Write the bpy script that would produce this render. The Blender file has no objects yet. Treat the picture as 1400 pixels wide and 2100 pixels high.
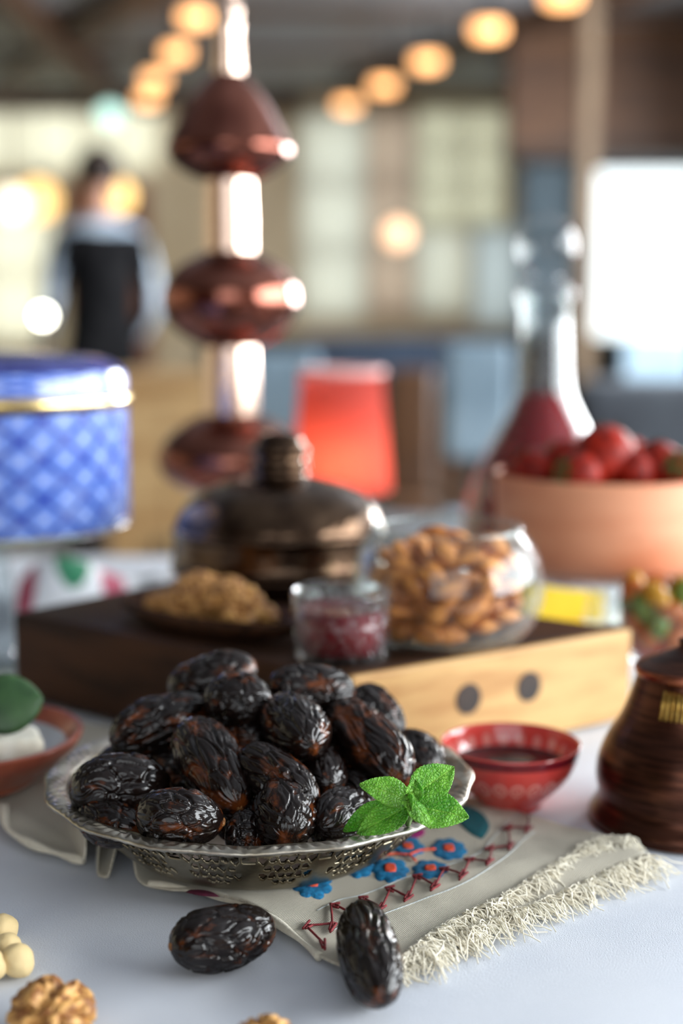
import bpy, bmesh, math, random
import numpy as np
from mathutils import Vector, Matrix, noise
R_ = random.Random(7)
sc = bpy.context.scene
COL = sc.collection
# ------------------------------------------------------------------ camera
PITCH = math.radians(7.9); CH = 0.275; F = 50.0 / 36.0 * 2100
cam = bpy.data.cameras.new('camera'); co = bpy.data.objects.new('camera', cam); COL.objects.link(co)
co.location = (0, 0, CH); co.rotation_euler = (math.pi / 2 - PITCH, 0, 0)
cam.sensor_fit = 'VERTICAL'; cam.sensor_height = 36; cam.sensor_width = 24; cam.lens = 50
cam.clip_start = 0.02; cam.clip_end = 200
cam.dof.use_dof = True; cam.dof.focus_distance = 0.64; cam.dof.aperture_fstop = 3.0; cam.dof.aperture_blades = 0
sc.camera = co
# ------------------------------------------------------------------ light
W = bpy.data.worlds.new('sky'); sc.world = W; W.use_nodes = True
bg = W.node_tree.nodes['Background']; bg.inputs[0].default_value = (0.90, 0.96, 1.0, 1); bg.inputs[1].default_value = 2.3
def area(name, loc, target, sx, sy, power, colr):
    l = bpy.data.lights.new(name, 'AREA'); l.shape = 'RECTANGLE'; l.size = sx; l.size_y = sy; l.energy = power; l.color = colr
    o = bpy.data.objects.new(name, l); COL.objects.link(o); o.location = loc
    o.rotation_euler = (Vector(target) - Vector(loc)).to_track_quat('-Z', 'Y').to_euler(); return o
area('window_daylight_side', (3.02, 0.75, 0.85), (0.0, 0.75, 0.1), 4.2, 1.5, 250, (0.92, 0.97, 1.0))
area('window_daylight_far', (3.02, 6.0, 0.85), (0.0, 5.2, 0.5), 2.8, 1.5, 480, (0.95, 0.98, 1.0))  # added fill brightening the far room, from an unseen side opening
sc.view_settings.view_transform = 'Standard'; sc.view_settings.look = 'None'
sc.view_settings.exposure = 0.12; sc.view_settings.gamma = 1.0; sc.view_settings.use_curve_mapping = False
sc.cycles.use_denoising = True
sc.cycles.max_bounces = 10; sc.cycles.transparent_max_bounces = 16; sc.cycles.caustics_reflective = False; sc.cycles.caustics_refractive = False
sc.cycles.sample_clamp_indirect = 8
# ------------------------------------------------------------------ picture geometry -> place geometry (used once, to survey the place)
_cp, _sp = math.cos(PITCH), math.sin(PITCH)
def _ray(px, py):
    a = (px - 700) / F; b = (1050 - py) / F
    return Vector((a, _cp + b * _sp, -_sp + b * _cp))
def P(px, py, Y):
    d = _ray(px, py); return Vector((0, 0, CH)) + d * (Y / d.y)
def G(px, py, z=0.0):
    d = _ray(px, py); return Vector((0, 0, CH)) + d * ((z - CH) / d.z)
# ------------------------------------------------------------------ materials
def lin(c):
    return tuple(((v / 12.92) if v <= 0.04045 else ((v + 0.055) / 1.055) ** 2.4) for v in c)
def rgb(r, g, b): return lin((r / 255, g / 255, b / 255))
class NT:
    def __init__(s, name):
        s.m = bpy.data.materials.new(name); s.m.use_nodes = True; s.t = s.m.node_tree
        s.b = s.t.nodes['Principled BSDF']; s.out = s.t.nodes['Material Output']
    def n(s, typ, **kw):
        nd = s.t.nodes.new(typ)
        for k, v in kw.items(): setattr(nd, k, v)
        return nd
    def l(s, a, b): s.t.links.new(a, b)
    def val(s, x, sock):
        if hasattr(x, 'links'): s.l(x, sock)
        else: sock.default_value = x
    def math(s, op, a, b=0.0, c=0.0):
        nd = s.n('ShaderNodeMath', operation=op); s.val(a, nd.inputs[0]); s.val(b, nd.inputs[1]); s.val(c, nd.inputs[2]); return nd.outputs[0]
    def mix(s, f, a, b):
        nd = s.n('ShaderNodeMix', data_type='RGBA'); s.val(f, nd.inputs[0])
        for x, k in ((a, 6), (b, 7)):
            if hasattr(x, 'links'): s.l(x, nd.inputs[k])
            else: nd.inputs[k].default_value = (*x, 1)
        return nd.outputs[2]
    def noise(s, scale, detail=3, coord='Object', rough=0.55, vec=None, stretch=None):
        tc = s.n('ShaderNodeTexCoord'); src = vec or tc.outputs[coord]
        if stretch:
            mp = s.n('ShaderNodeMapping'); mp.inputs['Scale'].default_value = stretch; s.l(src, mp.inputs[0]); src = mp.outputs[0]
        nd = s.n('ShaderNodeTexNoise'); nd.inputs['Scale'].default_value = scale; nd.inputs['Detail'].default_value = detail
        nd.inputs['Roughness'].default_value = rough; s.l(src, nd.inputs['Vector']); return nd.outputs[0]
    def ramp(s, f, a, b):
        nd = s.n('ShaderNodeMapRange'); nd.interpolation_type = 'SMOOTHSTEP'; s.val(f, nd.inputs[0]); nd.inputs[1].default_value = a; nd.inputs[2].default_value = b
        return nd.outputs[0]
    def bump(s, h, strength=0.5, dist=0.001):
        nd = s.n('ShaderNodeBump'); nd.inputs['Strength'].default_value = strength; nd.inputs['Distance'].default_value = dist
        s.l(h, nd.inputs['Height']); s.l(nd.outputs[0], s.b.inputs['Normal']); return nd
    def uv(s):
        tc = s.n('ShaderNodeTexCoord'); sp = s.n('ShaderNodeSeparateXYZ'); s.l(tc.outputs['UV'], sp.inputs[0]); return sp.outputs[0], sp.outputs[1]
    def set(s, **kw):
        for k, v in kw.items():
            i = s.b.inputs[k.replace('_', ' ')]
            if hasattr(v, 'links'): s.l(v, i)
            else: i.default_value = (*v, 1) if isinstance(v, tuple) and len(v) == 3 else v
        return s
def M(name, c1, c2=None, scale=8.0, rough=0.5, metal=0.0, bump=None, stretch=None, lo=0.35, hi=0.65, **kw):
    t = NT(name); c2 = c2 or tuple(x * 0.8 for x in c1)
    f = t.ramp(t.noise(scale, 4, stretch=stretch), lo, hi)
    t.set(Base_Color=t.mix(f, c1, c2), Roughness=rough, Metallic=metal, **kw)
    if bump: t.bump(t.noise(bump[0], 4, stretch=stretch), bump[1], bump[2])
    return t.m
def emit(name, c, s):
    t = NT(name); f = t.noise(3.0, 2); t.set(Base_Color=c, Emission_Color=t.mix(f, c, tuple(min(1, x * 1.05) for x in c)), Emission_Strength=s); return t.m
def clear_glass(name, tint=(0.93, 0.97, 0.96), refl=1.0, body=0.06, haze=(0.8, 0.88, 0.9)):
    t = NT(name); t.t.nodes.remove(t.b)
    tr = t.n('ShaderNodeBsdfTransparent'); tr.inputs[0].default_value = (*tint, 1)
    gl = t.n('ShaderNodeBsdfGlossy'); gl.inputs['Roughness'].default_value = 0.02
    df = t.n('ShaderNodeBsdfDiffuse'); df.inputs[0].default_value = (*haze, 1)
    lw = t.n('ShaderNodeLayerWeight'); lw.inputs[0].default_value = 0.5
    f = t.math('MULTIPLY', t.math('ADD', t.math('MULTIPLY', t.math('POWER', lw.outputs['Facing'], 4.0), 0.9), 0.045), refl)
    m0 = t.n('ShaderNodeMixShader'); fac = t.math('MULTIPLY', t.math('ADD', t.math('MULTIPLY', t.math('POWER', lw.outputs['Facing'], 3.0), 2.0), t.math('MULTIPLY', t.noise(30.0, 1), 0.25)), body)
    t.l(fac, m0.inputs[0]); t.l(tr.outputs[0], m0.inputs[1]); t.l(df.outputs[0], m0.inputs[2])
    m1 = t.n('ShaderNodeMixShader'); t.l(f, m1.inputs[0]); t.l(m0.outputs[0], m1.inputs[1]); t.l(gl.outputs[0], m1.inputs[2])
    t.l(m1.outputs[0], t.out.inputs[0]); return t.m
# ------------------------------------------------------------------ mesh helpers
def link(name, me, mat=None, parent=None, smooth=True, loc=None, rot=None):
    o = bpy.data.objects.new(name, me); COL.objects.link(o)
    if mat is not None:
        for m in (mat if isinstance(mat, (list, tuple)) else [mat]): me.materials.append(m)
    if smooth: me.polygons.foreach_set('use_smooth', [True] * len(me.polygons))
    if parent: o.parent = parent
    if loc is not None: o.location = loc
    if rot is not None: o.rotation_euler = rot
    return o
def mesh(name, v, f, uvs=None):
    me = bpy.data.meshes.new(name); me.from_pydata([tuple(x) for x in v], [], f); me.update()
    if uvs is not None:
        ul = me.uv_layers.new(name='UVMap'); idx = np.empty(len(me.loops), dtype=np.int32); me.loops.foreach_get('vertex_index', idx)
        ul.data.foreach_set('uv', np.asarray(uvs, dtype=np.float32)[idx].ravel())
    return me
def tag(o, label=None, cat=None, group=None, kind=None):
    if label: o['label'] = label
    if cat: o['category'] = cat
    if group: o['group'] = group
    if kind: o['kind'] = kind
    return o
def thing(name, label, cat, loc=(0, 0, 0), rz=0.0, group=None):
    o = bpy.data.objects.new(name, None); COL.objects.link(o); o.location = loc; o.rotation_euler = (0, 0, rz)
    return tag(o, label, cat, group)
class MB:
    def __init__(s): s.v = []; s.f = []
    def add(s, v, f):
        n = len(s.v); s.v += [tuple(x) for x in v]; s.f += [tuple(i + n for i in q) for q in f]; return s
    def box(s, a, b):
        x0, y0, z0 = a; x1, y1, z1 = b
        return s.add([(x0, y0, z0), (x1, y0, z0), (x1, y1, z0), (x0, y1, z0), (x0, y0, z1), (x1, y0, z1), (x1, y1, z1), (x0, y1, z1)],
                     [(3, 2, 1, 0), (4, 5, 6, 7), (0, 1, 5, 4), (1, 2, 6, 5), (2, 3, 7, 6), (3, 0, 4, 7)])
    def tube(s, pts, rad, n=8, cap=True):
        pts = [Vector(p) for p in pts]; rads = rad if isinstance(rad, (list, tuple)) else [rad] * len(pts)
        vs = []; prev = None
        for i, p in enumerate(pts):
            t = (pts[min(i + 1, len(pts) - 1)] - pts[max(i - 1, 0)])
            t = t.normalized() if t.length > 1e-9 else Vector((0, 0, 1))
            a = (prev - t * prev.dot(t)) if prev is not None else t.orthogonal()
            if a.length < 1e-6: a = t.orthogonal()
            a.normalize(); prev = a; b = t.cross(a)
            for k in range(n):
                w = 2 * math.pi * k / n; vs.append(p + (a * math.cos(w) + b * math.sin(w)) * rads[i])
        fs = [(i * n + k, i * n + (k + 1) % n, (i + 1) * n + (k + 1) % n, (i + 1) * n + k) for i in range(len(pts) - 1) for k in range(n)]
        if cap: fs += [tuple(range(n - 1, -1, -1)), tuple(range((len(pts) - 1) * n, len(pts) * n))]
        return s.add(vs, fs)
    def build(s, name, mat, parent=None, smooth=False, bevel=0.0, **kw):
        o = link(name, mesh(name, s.v, s.f), mat, parent, smooth, **kw)
        if bevel:
            b = o.modifiers.new('bevel', 'BEVEL'); b.width = bevel; b.segments = 3; b.limit_method = 'ANGLE'
        return o
def box(name, a, b, mat, parent=None, bevel=0.0, **kw): return MB().box(a, b).build(name, mat, parent, bevel=bevel, **kw)
def spline(pts, k=6):
    """Catmull-Rom through points"""
    pts = [Vector(p) for p in pts]; out = []
    for i in range(len(pts) - 1):
        p0 = pts[max(i - 1, 0)]; p1 = pts[i]; p2 = pts[i + 1]; p3 = pts[min(i + 2, len(pts) - 1)]
        for j in range(k):
            t = j / k
            out.append(0.5 * ((2 * p1) + (p2 - p0) * t + (2 * p0 - 5 * p1 + 4 * p2 - p3) * t * t + (3 * p1 - p0 - 3 * p2 + p3) * t ** 3))
    out.append(pts[-1]); return out
def lathe_mesh(name, prof, n=64, k=1, mod=None):
    """prof: list of (r, z); k>1 smooths; mod(theta, r, z)->(r, z)"""
    pr = [(p[0], p[1]) for p in prof] if k == 1 else [(max(0, q.x), q.y) for q in spline([(p[0], p[1], 0) for p in prof], k)]
    ln = [0.0]
    for a, b in zip(pr, pr[1:]): ln.append(ln[-1] + math.hypot(b[0] - a[0], b[1] - a[1]))
    vs = []; uv = []
    for i, (r, z) in enumerate(pr):
        for j in range(n + 1):
            th = 2 * math.pi * j / n; rr, zz = (mod(th, r, z) if mod else (r, z))
            vs.append((rr * math.cos(th), rr * math.sin(th), zz)); uv.append((j / n, ln[i] / max(ln[-1], 1e-9)))
    m = n + 1
    fs = [(i * m + j, i * m + j + 1, (i + 1) * m + j + 1, (i + 1) * m + j) for i in range(len(pr) - 1) for j in range(n)]
    return mesh(name, vs, fs, uv)
def lathe(name, prof, mat, parent=None, n=64, k=1, mod=None, **kw):
    return link(name, lathe_mesh(name, prof, n, k, mod), mat, parent, True, **kw)
def ico(sub=4):
    bm = bmesh.new(); bmesh.ops.create_icosphere(bm, subdivisions=sub, radius=1.0)
    v = [x.co.copy() for x in bm.verts]; f = [tuple(x.index for x in q.verts) for q in bm.faces]; bm.free(); return v, f
def dup(o, loc=None, rot=None, scale=None, parent=None):
    c = o.copy(); COL.objects.link(c)
    if parent is not None: c.parent = parent
    if loc is not None: c.location = loc
    if rot is not None: c.rotation_euler = rot
    if scale is not None: c.scale = scale
    for ch in list(o.children):
        if ch.name in COL.objects: d = ch.copy(); COL.objects.link(d); d.parent = c
    return c
def ss(x, a, b):
    t = min(1, max(0, (x - a) / (b - a))); return t * t * (3 - 2 * t)

# ================================================================== SETTING
FZ, CZ, BY = -0.80, 2.10, 12.2
m_floor = M('floor_stone', rgb(66, 64, 64), rgb(52, 50, 50), 3, 0.45)
m_ceil = M('ceiling_panel', rgb(168, 174, 182), rgb(128, 128, 130), 0.9, 0.6, lo=0.3, hi=0.7, stretch=(1, 0.4, 1))
m_wood_dk = M('dark_timber', rgb(96, 66, 44), rgb(62, 42, 30), 2.5, 0.55, stretch=(1, 8, 8))
m_wood_md = M('soffit_timber', rgb(112, 76, 48), rgb(82, 54, 36), 2.0, 0.5, stretch=(1, 6, 6))
m_tan = M('tan_plaster', rgb(226, 208, 176), rgb(208, 188, 154), 1.5, 0.8)
m_cream = M('cream_plaster', rgb(236, 226, 200), rgb(222, 208, 176), 1.2, 0.8)
m_grey = M('grey_paint', rgb(128, 128, 124), rgb(104, 104, 102), 1.5, 0.7)
m_pane = clear_glass('window_glass', (0.97, 0.99, 0.98), 0.6, 0.02)
m_mullion = M('window_frame_paint', rgb(168, 148, 120), rgb(140, 120, 98), 3, 0.6)
def blind_mat(name, c):
    t = NT(name); t.t.nodes.remove(t.b)
    d = t.n('ShaderNodeBsdfDiffuse'); tr = t.n('ShaderNodeBsdfTranslucent'); f = t.noise(2.0, 3)
    cc = t.mix(f, c, tuple(x * 0.88 for x in c)); t.l(cc, d.inputs[0]); t.l(cc, tr.inputs[0])
    mx = t.n('ShaderNodeMixShader'); mx.inputs[0].default_value = 0.8; t.l(d.outputs[0], mx.inputs[1]); t.l(tr.outputs[0], mx.inputs[2]); t.l(mx.outputs[0], t.out.inputs[0]); return t.m
m_blind_cream = blind_mat('cream_blind', (0.95, 0.87, 0.66))
m_sheer_green = blind_mat('sheer_pale_green', (0.76, 0.73, 0.62))
m_sheer_peach = blind_mat('sheer_peach', (0.66, 0.51, 0.39))
m_sheer_yel = blind_mat('sheer_yellow', (0.74, 0.69, 0.51))
m_sheer_blue = blind_mat('sheer_blue', (0.17, 0.21, 0.25))
tag(box('floor', (-6.1, -2.1, FZ - 0.1), (6, BY + 0.3, FZ), m_floor), kind='structure')
tag(box('ceiling', (-6.1, -2.1, CZ), (6, BY + 0.3, CZ + 0.1), m_ceil), kind='structure')
tag(box('wall_left', (-6.1, -2.1, FZ), (-6.0, BY + 0.3, CZ), m_cream), kind='structure')
# side wall: tall window lights the table, far opening added for the far fill
wr = MB(); WX = 3.10
for y0, y1, z0, z1 in ((-2.0, -1.5, FZ, CZ), (-1.5, 3.0, FZ, 0.05), (-1.5, 3.0, 1.65, CZ), (3.0, 4.5, FZ, CZ), (4.5, 7.5, FZ, 0.05), (4.5, 7.5, 1.65, CZ), (7.5, BY, FZ, CZ)): wr.box((WX, y0, z0), (WX + 0.1, y1, z1))
tag(wr.build('wall_right', m_tan), kind='structure')
wf = MB()  # unseen wall behind the camera, added to cut fill; opening gives front light
for x0, x1, z0, z1 in ((-6.1, -1.3, FZ, CZ), (-1.3, 1.3, FZ, 0.15), (-1.3, 1.3, 1.75, CZ), (1.3, WX + 0.1, FZ, CZ)): wf.box((x0, -2.1, z0), (x1, -2.0, z1))
tag(wf.build('wall_front', m_wood_md), kind='structure')
# back wall: openings given by picture columns / rows at Y = BY
def bx(px): return P(px, 645, BY).x
def bz(py): return P(700, py, BY).z
wall = MB()
def wbox(x0, x1, y0, y1): wall.box((bx(x0), BY, bz(y1)), (bx(x1), BY + 0.2, bz(y0)))
zf = 645 + (0.275 + 0.8) / BY * F * 1.0
opens = [(-260, 340, 215, 352), (-200, 118, 420, 700), (612, 750, 235, 650), (750, 850, 235, 640), (850, 1035, 225, 465), (1062, 1175, 300, 690), (1215, 1640, 235, 772), (850, 962, 465, 640), (968, 1062, 465, 665)]
xs = sorted({-800, 2000} | {o[0] for o in opens} | {o[1] for o in opens}); ys = sorted({120, 1000} | {o[2] for o in opens} | {o[3] for o in opens})
for i in range(len(xs) - 1):
    for j in range(len(ys) - 1):
        cx = (xs[i] + xs[i + 1]) / 2; cy = (ys[j] + ys[j + 1]) / 2
        if not any(o[0] < cx < o[1] and o[2] < cy < o[3] for o in opens): wbox(xs[i], xs[i + 1], ys[j], ys[j + 1])
tag(wall.build('wall_back', m_tan), kind='structure')
m_dark_panel = M('charcoal_panelling', rgb(70, 72, 76), rgb(54, 56, 60), 2, 0.7)  # dark panel added to darken the wall below the windows
tag(box('trim_13', (bx(420), BY - 0.08, FZ), (3.09, BY - 0.06, bz(690)), m_dark_panel), kind='structure')
tag(box('trim_1', (bx(-800), BY - 0.06, bz(232)), (bx(620), BY - 0.002, bz(196)), m_wood_dk), kind='structure')
# dark upper walls / soffit
def window(n, o, nx, ny, drape=None, dark=False):
    x0, x1, y0, y1 = o; a = (bx(x0), bz(y1)); b = (bx(x1), bz(y0))
    root = bpy.data.objects.new('window_%d' % n, None); COL.objects.link(root); root.location = (0, 0, 0); tag(root, kind='structure')
    fr = MB(); w = 0.05
    for i in range(nx + 1):
        x = a[0] + (b[0] - a[0]) * i / nx; fr.box((x - w / 2, BY + 0.05, a[1]), (x + w / 2, BY + 0.11, b[1]))
    for j in range(ny + 1):
        z = a[1] + (b[1] - a[1]) * j / ny; fr.box((a[0], BY + 0.06, z - w / 2), (b[0], BY + 0.10, z + w / 2))
    fr.build('window_frame', m_mullion, root)
    for i in range(nx):
        for j in range(ny):
            xa = a[0] + (b[0] - a[0]) * i / nx + w / 2; xb = a[0] + (b[0] - a[0]) * (i + 1) / nx - w / 2
            za = a[1] + (b[1] - a[1]) * j / ny + w / 2; zb = a[1] + (b[1] - a[1]) * (j + 1) / ny - w / 2
            box('pane', (xa, BY + 0.075, za), (xb, BY + 0.085, zb), m_pane, root)
    if drape:
        vs = []; fs = []; N = 60
        for i in range(N + 1):
            x = a[0] + (b[0] - a[0]) * i / N; y = BY + 0.0 - 0.02 + 0.018 * math.sin(i * 1.1)
            vs += [(x, y, a[1] - 0.03), (x, y, b[1] + 0.03)]
        fs = [(2 * i, 2 * i + 2, 2 * i + 3, 2 * i + 1) for i in range(N)]
        o_ = link('curtain', mesh('curtain', vs, fs), drape, root)
    return root
window(1, opens[0], 4, 1, m_blind_cream)
window(2, opens[1], 2, 2, m_blind_cream)
window(3, opens[2], 1, 3, m_sheer_green)
window(4, opens[3], 1, 3, m_sheer_peach)
window(5, opens[4], 2, 3, m_sheer_yel)
window(6, opens[5], 1, 2, m_sheer_blue)
window(7, opens[6], 2, 1)
window(8, opens[7], 1, 1, m_sheer_green)
window(9, opens[8], 1, 1, blind_mat('sheer_white', (0.66, 0.70, 0.70)))
bl_ = box('roller_blind', (bx(1215), BY - 0.05, bz(352)), (bx(1640), BY - 0.046, bz(232)), m_sheer_blue); tag(bl_, 'blue-grey roller blind pulled part way down the large bright window', 'blind')
# timber soffit and post on the window side, grey column
s0, s1 = P(1010, 290, 8.4), P(1700, 120, 8.4)
tag(box('trim_2', (P(1040, 300, 9.5).x, 9.3, P(1040, 300, 9.5).z), (3.095, 9.7, CZ - 0.001), m_wood_md), kind='structure')
tag(box('trim_3', (P(1040, 300, 9.5).x, 9.28, P(1040, 322, 9.28).z), (3.095, 9.72, P(1040, 300, 9.5).z), m_wood_dk), kind='structure')
x0 = P(1185, 500, 7.0).x; x1 = P(1216, 500, 7.0).x
m_post = M('post_timber', rgb(118, 98, 76), rgb(92, 74, 56), 3, 0.6, stretch=(6, 6, 1))
tag(box('column', (x0, 6.95, FZ), (x1, 7.05, CZ), m_post), 'slim tan post beside the large bright window', None, kind='structure')
x0 = P(60, 300, 9).x; x1 = P(112, 300, 9).x
tag(box('trim_4', (x0, 3.4, CZ - 0.16), (x0 + 0.14, BY, CZ), m_wood_dk), kind='structure')
for i, (ya, xa, yb, xb) in enumerate([(4.0, 0.9, 11.5, -2.6), (5.2, 2.9, 11.5, 0.1)]):
    d = Vector((xb - xa, yb - ya, 0)).normalized(); s = Vector((d.y, -d.x, 0)) * 0.13
    a = Vector((xa, ya, CZ - 0.07)); b = Vector((xb, yb, CZ - 0.07)); q = [a - s, a + s, b + s, b - s]
    tag(MB().add([*q, *[v + Vector((0, 0, 0.069)) for v in q]], [(3, 2, 1, 0), (4, 5, 6, 7), (0, 1, 5, 4), (1, 2, 6, 5), (2, 3, 7, 6), (3, 0, 4, 7)]).build('trim_%d' % (5 + i), m_wood_dk), kind='structure')
for i, y in enumerate((6.4, 7.6, 8.9, 10.3)):
    tag(box('trim_%d' % (8 + i), (-6, y - 0.06, CZ - 0.03), (3.095, y + 0.06, CZ - 0.001), m_wood_dk), kind='structure')

# ------------------------------------------------------------------ ceiling lamps
m_lampglow = emit('lamp_diffuser_glow', (1.0, 0.47, 0.18), 3.2)
m_black = M('black_metal', (0.02, 0.02, 0.022), (0.03, 0.03, 0.03), 5, 0.4, 0.6)
def ceiling_lamp(px, py, label, r=0.10):
    Y = 1.62 / ((645 - py) / F) * 0.985
    p = P(px, py, Y); t = thing('ceiling_lamp', label, 'lamp', p, group='round warm ceiling lamps')
    lathe('diffuser', [(0.0, -0.035), (r * 0.8, -0.034), (r, -0.02), (r, 0.03), (r * 0.9, 0.035)], m_lampglow, t, 32)
    lathe('housing', [(r * 1.02, 0.028), (r * 1.04, 0.034), (r * 0.7, 0.05), (0.02, 0.06), (0.012, CZ - p.z - 0.1), (0.012, CZ - p.z)], m_black, t, 24)
ROWR = [(1150, -8), (1000, 62), (875, 127), (787, 176), (712, 216)]; nmr = ['first', 'second', 'third', 'fourth', 'fifth']
for (x, y), w in zip(ROWR, nmr): ceiling_lamp(x, y, 'round warm ceiling lamp, %s from top in the row sloping down from the timber soffit' % w, 0.085)
ROWL = [(400, 36), (362, 108), (318, 163), (303, 203)]
for (x, y), w in zip(ROWL, nmr): ceiling_lamp(x, y, 'round warm ceiling lamp, %s from top in the row beside the copper finial' % w, 0.075)

# ------------------------------------------------------------------ background furniture
m_navy = M('navy_cloth', rgb(40, 56, 76), rgb(30, 40, 56), 6, 0.8)
m_charcoal = M('charcoal_upholstery', rgb(74, 80, 88), rgb(58, 62, 70), 5, 0.85, bump=(60, 0.3, 0.004))
m_bluegrey = M('blue_grey_upholstery', rgb(140, 162, 178), rgb(116, 138, 154), 4, 0.8)
m_brown = M('brown_chair_wood', rgb(104, 66, 32), rgb(72, 44, 22), 3, 0.5, stretch=(6, 6, 1))
m_white = M('white_linen', rgb(222, 226, 228), rgb(205, 210, 214), 5, 0.9)
m_gold = M('warm_brass', rgb(214, 160, 74), rgb(190, 130, 60), 6, 0.3, 1.0)
def chair(px, py_top, Y, w, label, m_up, m_leg, rz=0.0, bb=0.50):
    p = P(px, py_top, Y); top = p.z - FZ; t = thing('dining_chair', label, 'chair', (p.x, Y, FZ), rz, 'chairs in the dining room behind'); h = w / 2
    box('seat', (-h, -h, 0.40), (h, h, 0.48), m_up, t, 0.02)
    box('backrest', (-h, -h - 0.03, bb), (h, -h + 0.03, top), m_up, t, 0.025)
    for sx in (-1, 1):
        for sy in (-1, 1):
            MB().tube([(sx * (h - 0.03), sy * (h - 0.03), 0.42), (sx * (h + 0.01), sy * (h + 0.01), 0.0)], [0.022, 0.014], 10).build('leg', m_leg, t, True)
    return t
chair(975, 700, 4.2, 0.19, 'blue-grey upholstered dining chair beside the glass decanter neck', m_bluegrey, m_black, 0.0, 0.66)
chair(838, 755, 4.6, 0.16, 'narrow brown wooden chair standing behind the red table lamp', m_brown, m_brown)
chair(560, 720, 5.2, 0.30, 'pale grey dining chair seen behind the copper stem', m_bluegrey, m_black, 0.1)
def table_bg(px, py, Y, rx, ry, label, m_top):
    p = P(px, py, Y); z = p.z - FZ; t = thing('dining_table', label, 'table', (p.x, Y, FZ), 0, 'tables in the dining room behind')
    MB().box((-rx, -ry, z - 0.03), (rx, ry, z)).build('tabletop', m_top, t, bevel=0.01)
    c = MB().box((-rx - 0.004, -ry - 0.004, z - 0.26), (rx + 0.004, -ry, z - 0.001)); c.build('cloth_drop', m_top, t)
    for sx in (-1, 1):
        for sy in (-1, 1): MB().box((sx * (rx - 0.06) - 0.025, sy * (ry - 0.06) - 0.025, 0), (sx * (rx - 0.06) + 0.025, sy * (ry - 0.06) + 0.025, z - 0.03)).build('leg', m_brown, t)
    return p
tp = table_bg(790, 690, 7.6, 0.42, 0.35, 'dark navy covered table in the middle of the dining room', m_navy)
# charcoal banquette under the bright window
p = P(1175, 775, 5.6); t = thing('banquette', 'long charcoal upholstered banquette below the large bright window', 'sofa', (p.x, 5.6, FZ))
L = 3.05 - p.x
box('base', (0, -0.55, 0.0), (L, 0.0, 0.28), m_charcoal, t, 0.01)
for i in range(2): box('seat_cushion', (i * L / 2 + 0.01, -0.6, 0.281), ((i + 1) * L / 2 - 0.01, -0.14, 0.46), m_charcoal, t, 0.04)
for i in range(2): box('back_cushion', (i * L / 2 + 0.005, -0.18, 0.30), ((i + 1) * L / 2 - 0.005, 0.02, p.z - FZ), m_charcoal, t, 0.05)
# light chairs/white table shapes before the window
chair(1330, 690, 7.5, 0.36, 'pale chair in front of the large bright window', m_bluegrey, m_black)
# sideboard of honey wood behind the tin
m_honey = M('honey_wood', rgb(206, 172, 122), rgb(176, 136, 88), 2.5, 0.5, stretch=(1, 1, 6))
p = P(345, 770, 3.6); t = thing('sideboard', 'honey coloured wooden sideboard behind the blue tin', 'sideboard', (p.x, 3.6, FZ)); zt = p.z - FZ
box('body', (-0.16, 0, 0.08), (0.14, 0.4, zt - 0.03), m_honey, t, 0.006)
box('top', (-0.18, -0.02, zt - 0.03), (0.16, 0.42, zt), m_honey, t, 0.006)
for sx in (-0.13, 0.11): box('leg', (sx - 0.02, 0.02, 0), (sx + 0.02, 0.06, 0.08), m_wood_dk, t)
for i in range(2):
    d = box('door', (-0.155 + i * 0.146, -0.012, 0.12), (-0.013 + i * 0.146, -0.001, zt - 0.06), m_honey, t, 0.003)
    MB().tube([(-0.03 + i * 0.035, -0.03, zt * 0.5 - 0.05), (-0.03 + i * 0.035, -0.03, zt * 0.5 + 0.05)], 0.006).build('handle', m_black, d)
# dark floor-standing planter trunk / waiter station behind lamp
box_c = P(900, 760, 4.9)
# bar cabinet at left behind the waiter
p0 = P(128, 372, 9.5); p1 = P(292, 372, 9.5)
m_rust = M('rust_brown_wood', rgb(120, 68, 34), rgb(86, 46, 26), 2.0, 0.5)
t = thing('tall_cabinet', 'tall rust brown wooden cabinet against the cream wall', 'cabinet', ((p0.x + p1.x) / 2, 9.5, FZ)); hw = (p1.x - p0.x) / 2
box('body', (-hw, 0, 0), (hw, 0.4, p0.z - FZ), m_rust, t, 0.01)
for i in range(2): box('door', (-hw + 0.01 + i * hw, -0.02, 0.1), (-0.01 + i * hw, -0.001, p0.z - FZ - 0.05), m_rust, t, 0.005)
# glowing lamps
m_amber = emit('amber_glass_glow', (1.0, 0.62, 0.22), 1.5)
m_warmwhite = emit('warm_white_glow', (1.0, 0.88, 0.66), 1.7)
def globe(px, py, Y, r, mat, label, group=None):
    p = P(px, py, Y); t = thing('pendant_lamp', label, 'lamp', p, group=group)
    lathe('globe', [(0.0, -r), (r * 0.5, -r * 0.87), (r * 0.87, -r * 0.5), (r, 0), (r * 0.87, r * 0.5), (r * 0.5, r * 0.87), (0.02, r)], mat, t, 24, 3)
    lathe('cap', [(0.03, r * 0.97), (0.028, r + 0.04), (0.004, r + 0.05), (0.004, CZ - p.z)], m_black, t, 12)
globe(20, 418, 7.5, 0.085, m_warmwhite, 'bright white globe lamp at the edge of the picture beside an amber one')
globe(78, 410, 8.0, 0.11, m_amber, 'amber globe lamp between the white globe and the rust cabinet')
globe(240, 402, 7.8, 0.085, m_amber, 'amber globe lamp hanging just above the waiter in black')
globe(815, 480, 9.0, 0.085, emit('peach_glow', (1.0, 0.60, 0.36), 1.6), 'peach glowing globe lamp before the middle curtains')
m_spark = emit('bulb_glow', (1.0, 0.95, 0.80), 22)
p = P(88, 648, 4.6); t = thing('bulb_lamp', 'small brilliant round bulb lamp above the blue tin', 'lamp', p)
lathe('bulb', [(0, -0.02), (0.014, -0.014), (0.02, 0), (0.014, 0.014), (0, 0.02)], m_spark, t, 20, 3)
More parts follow.
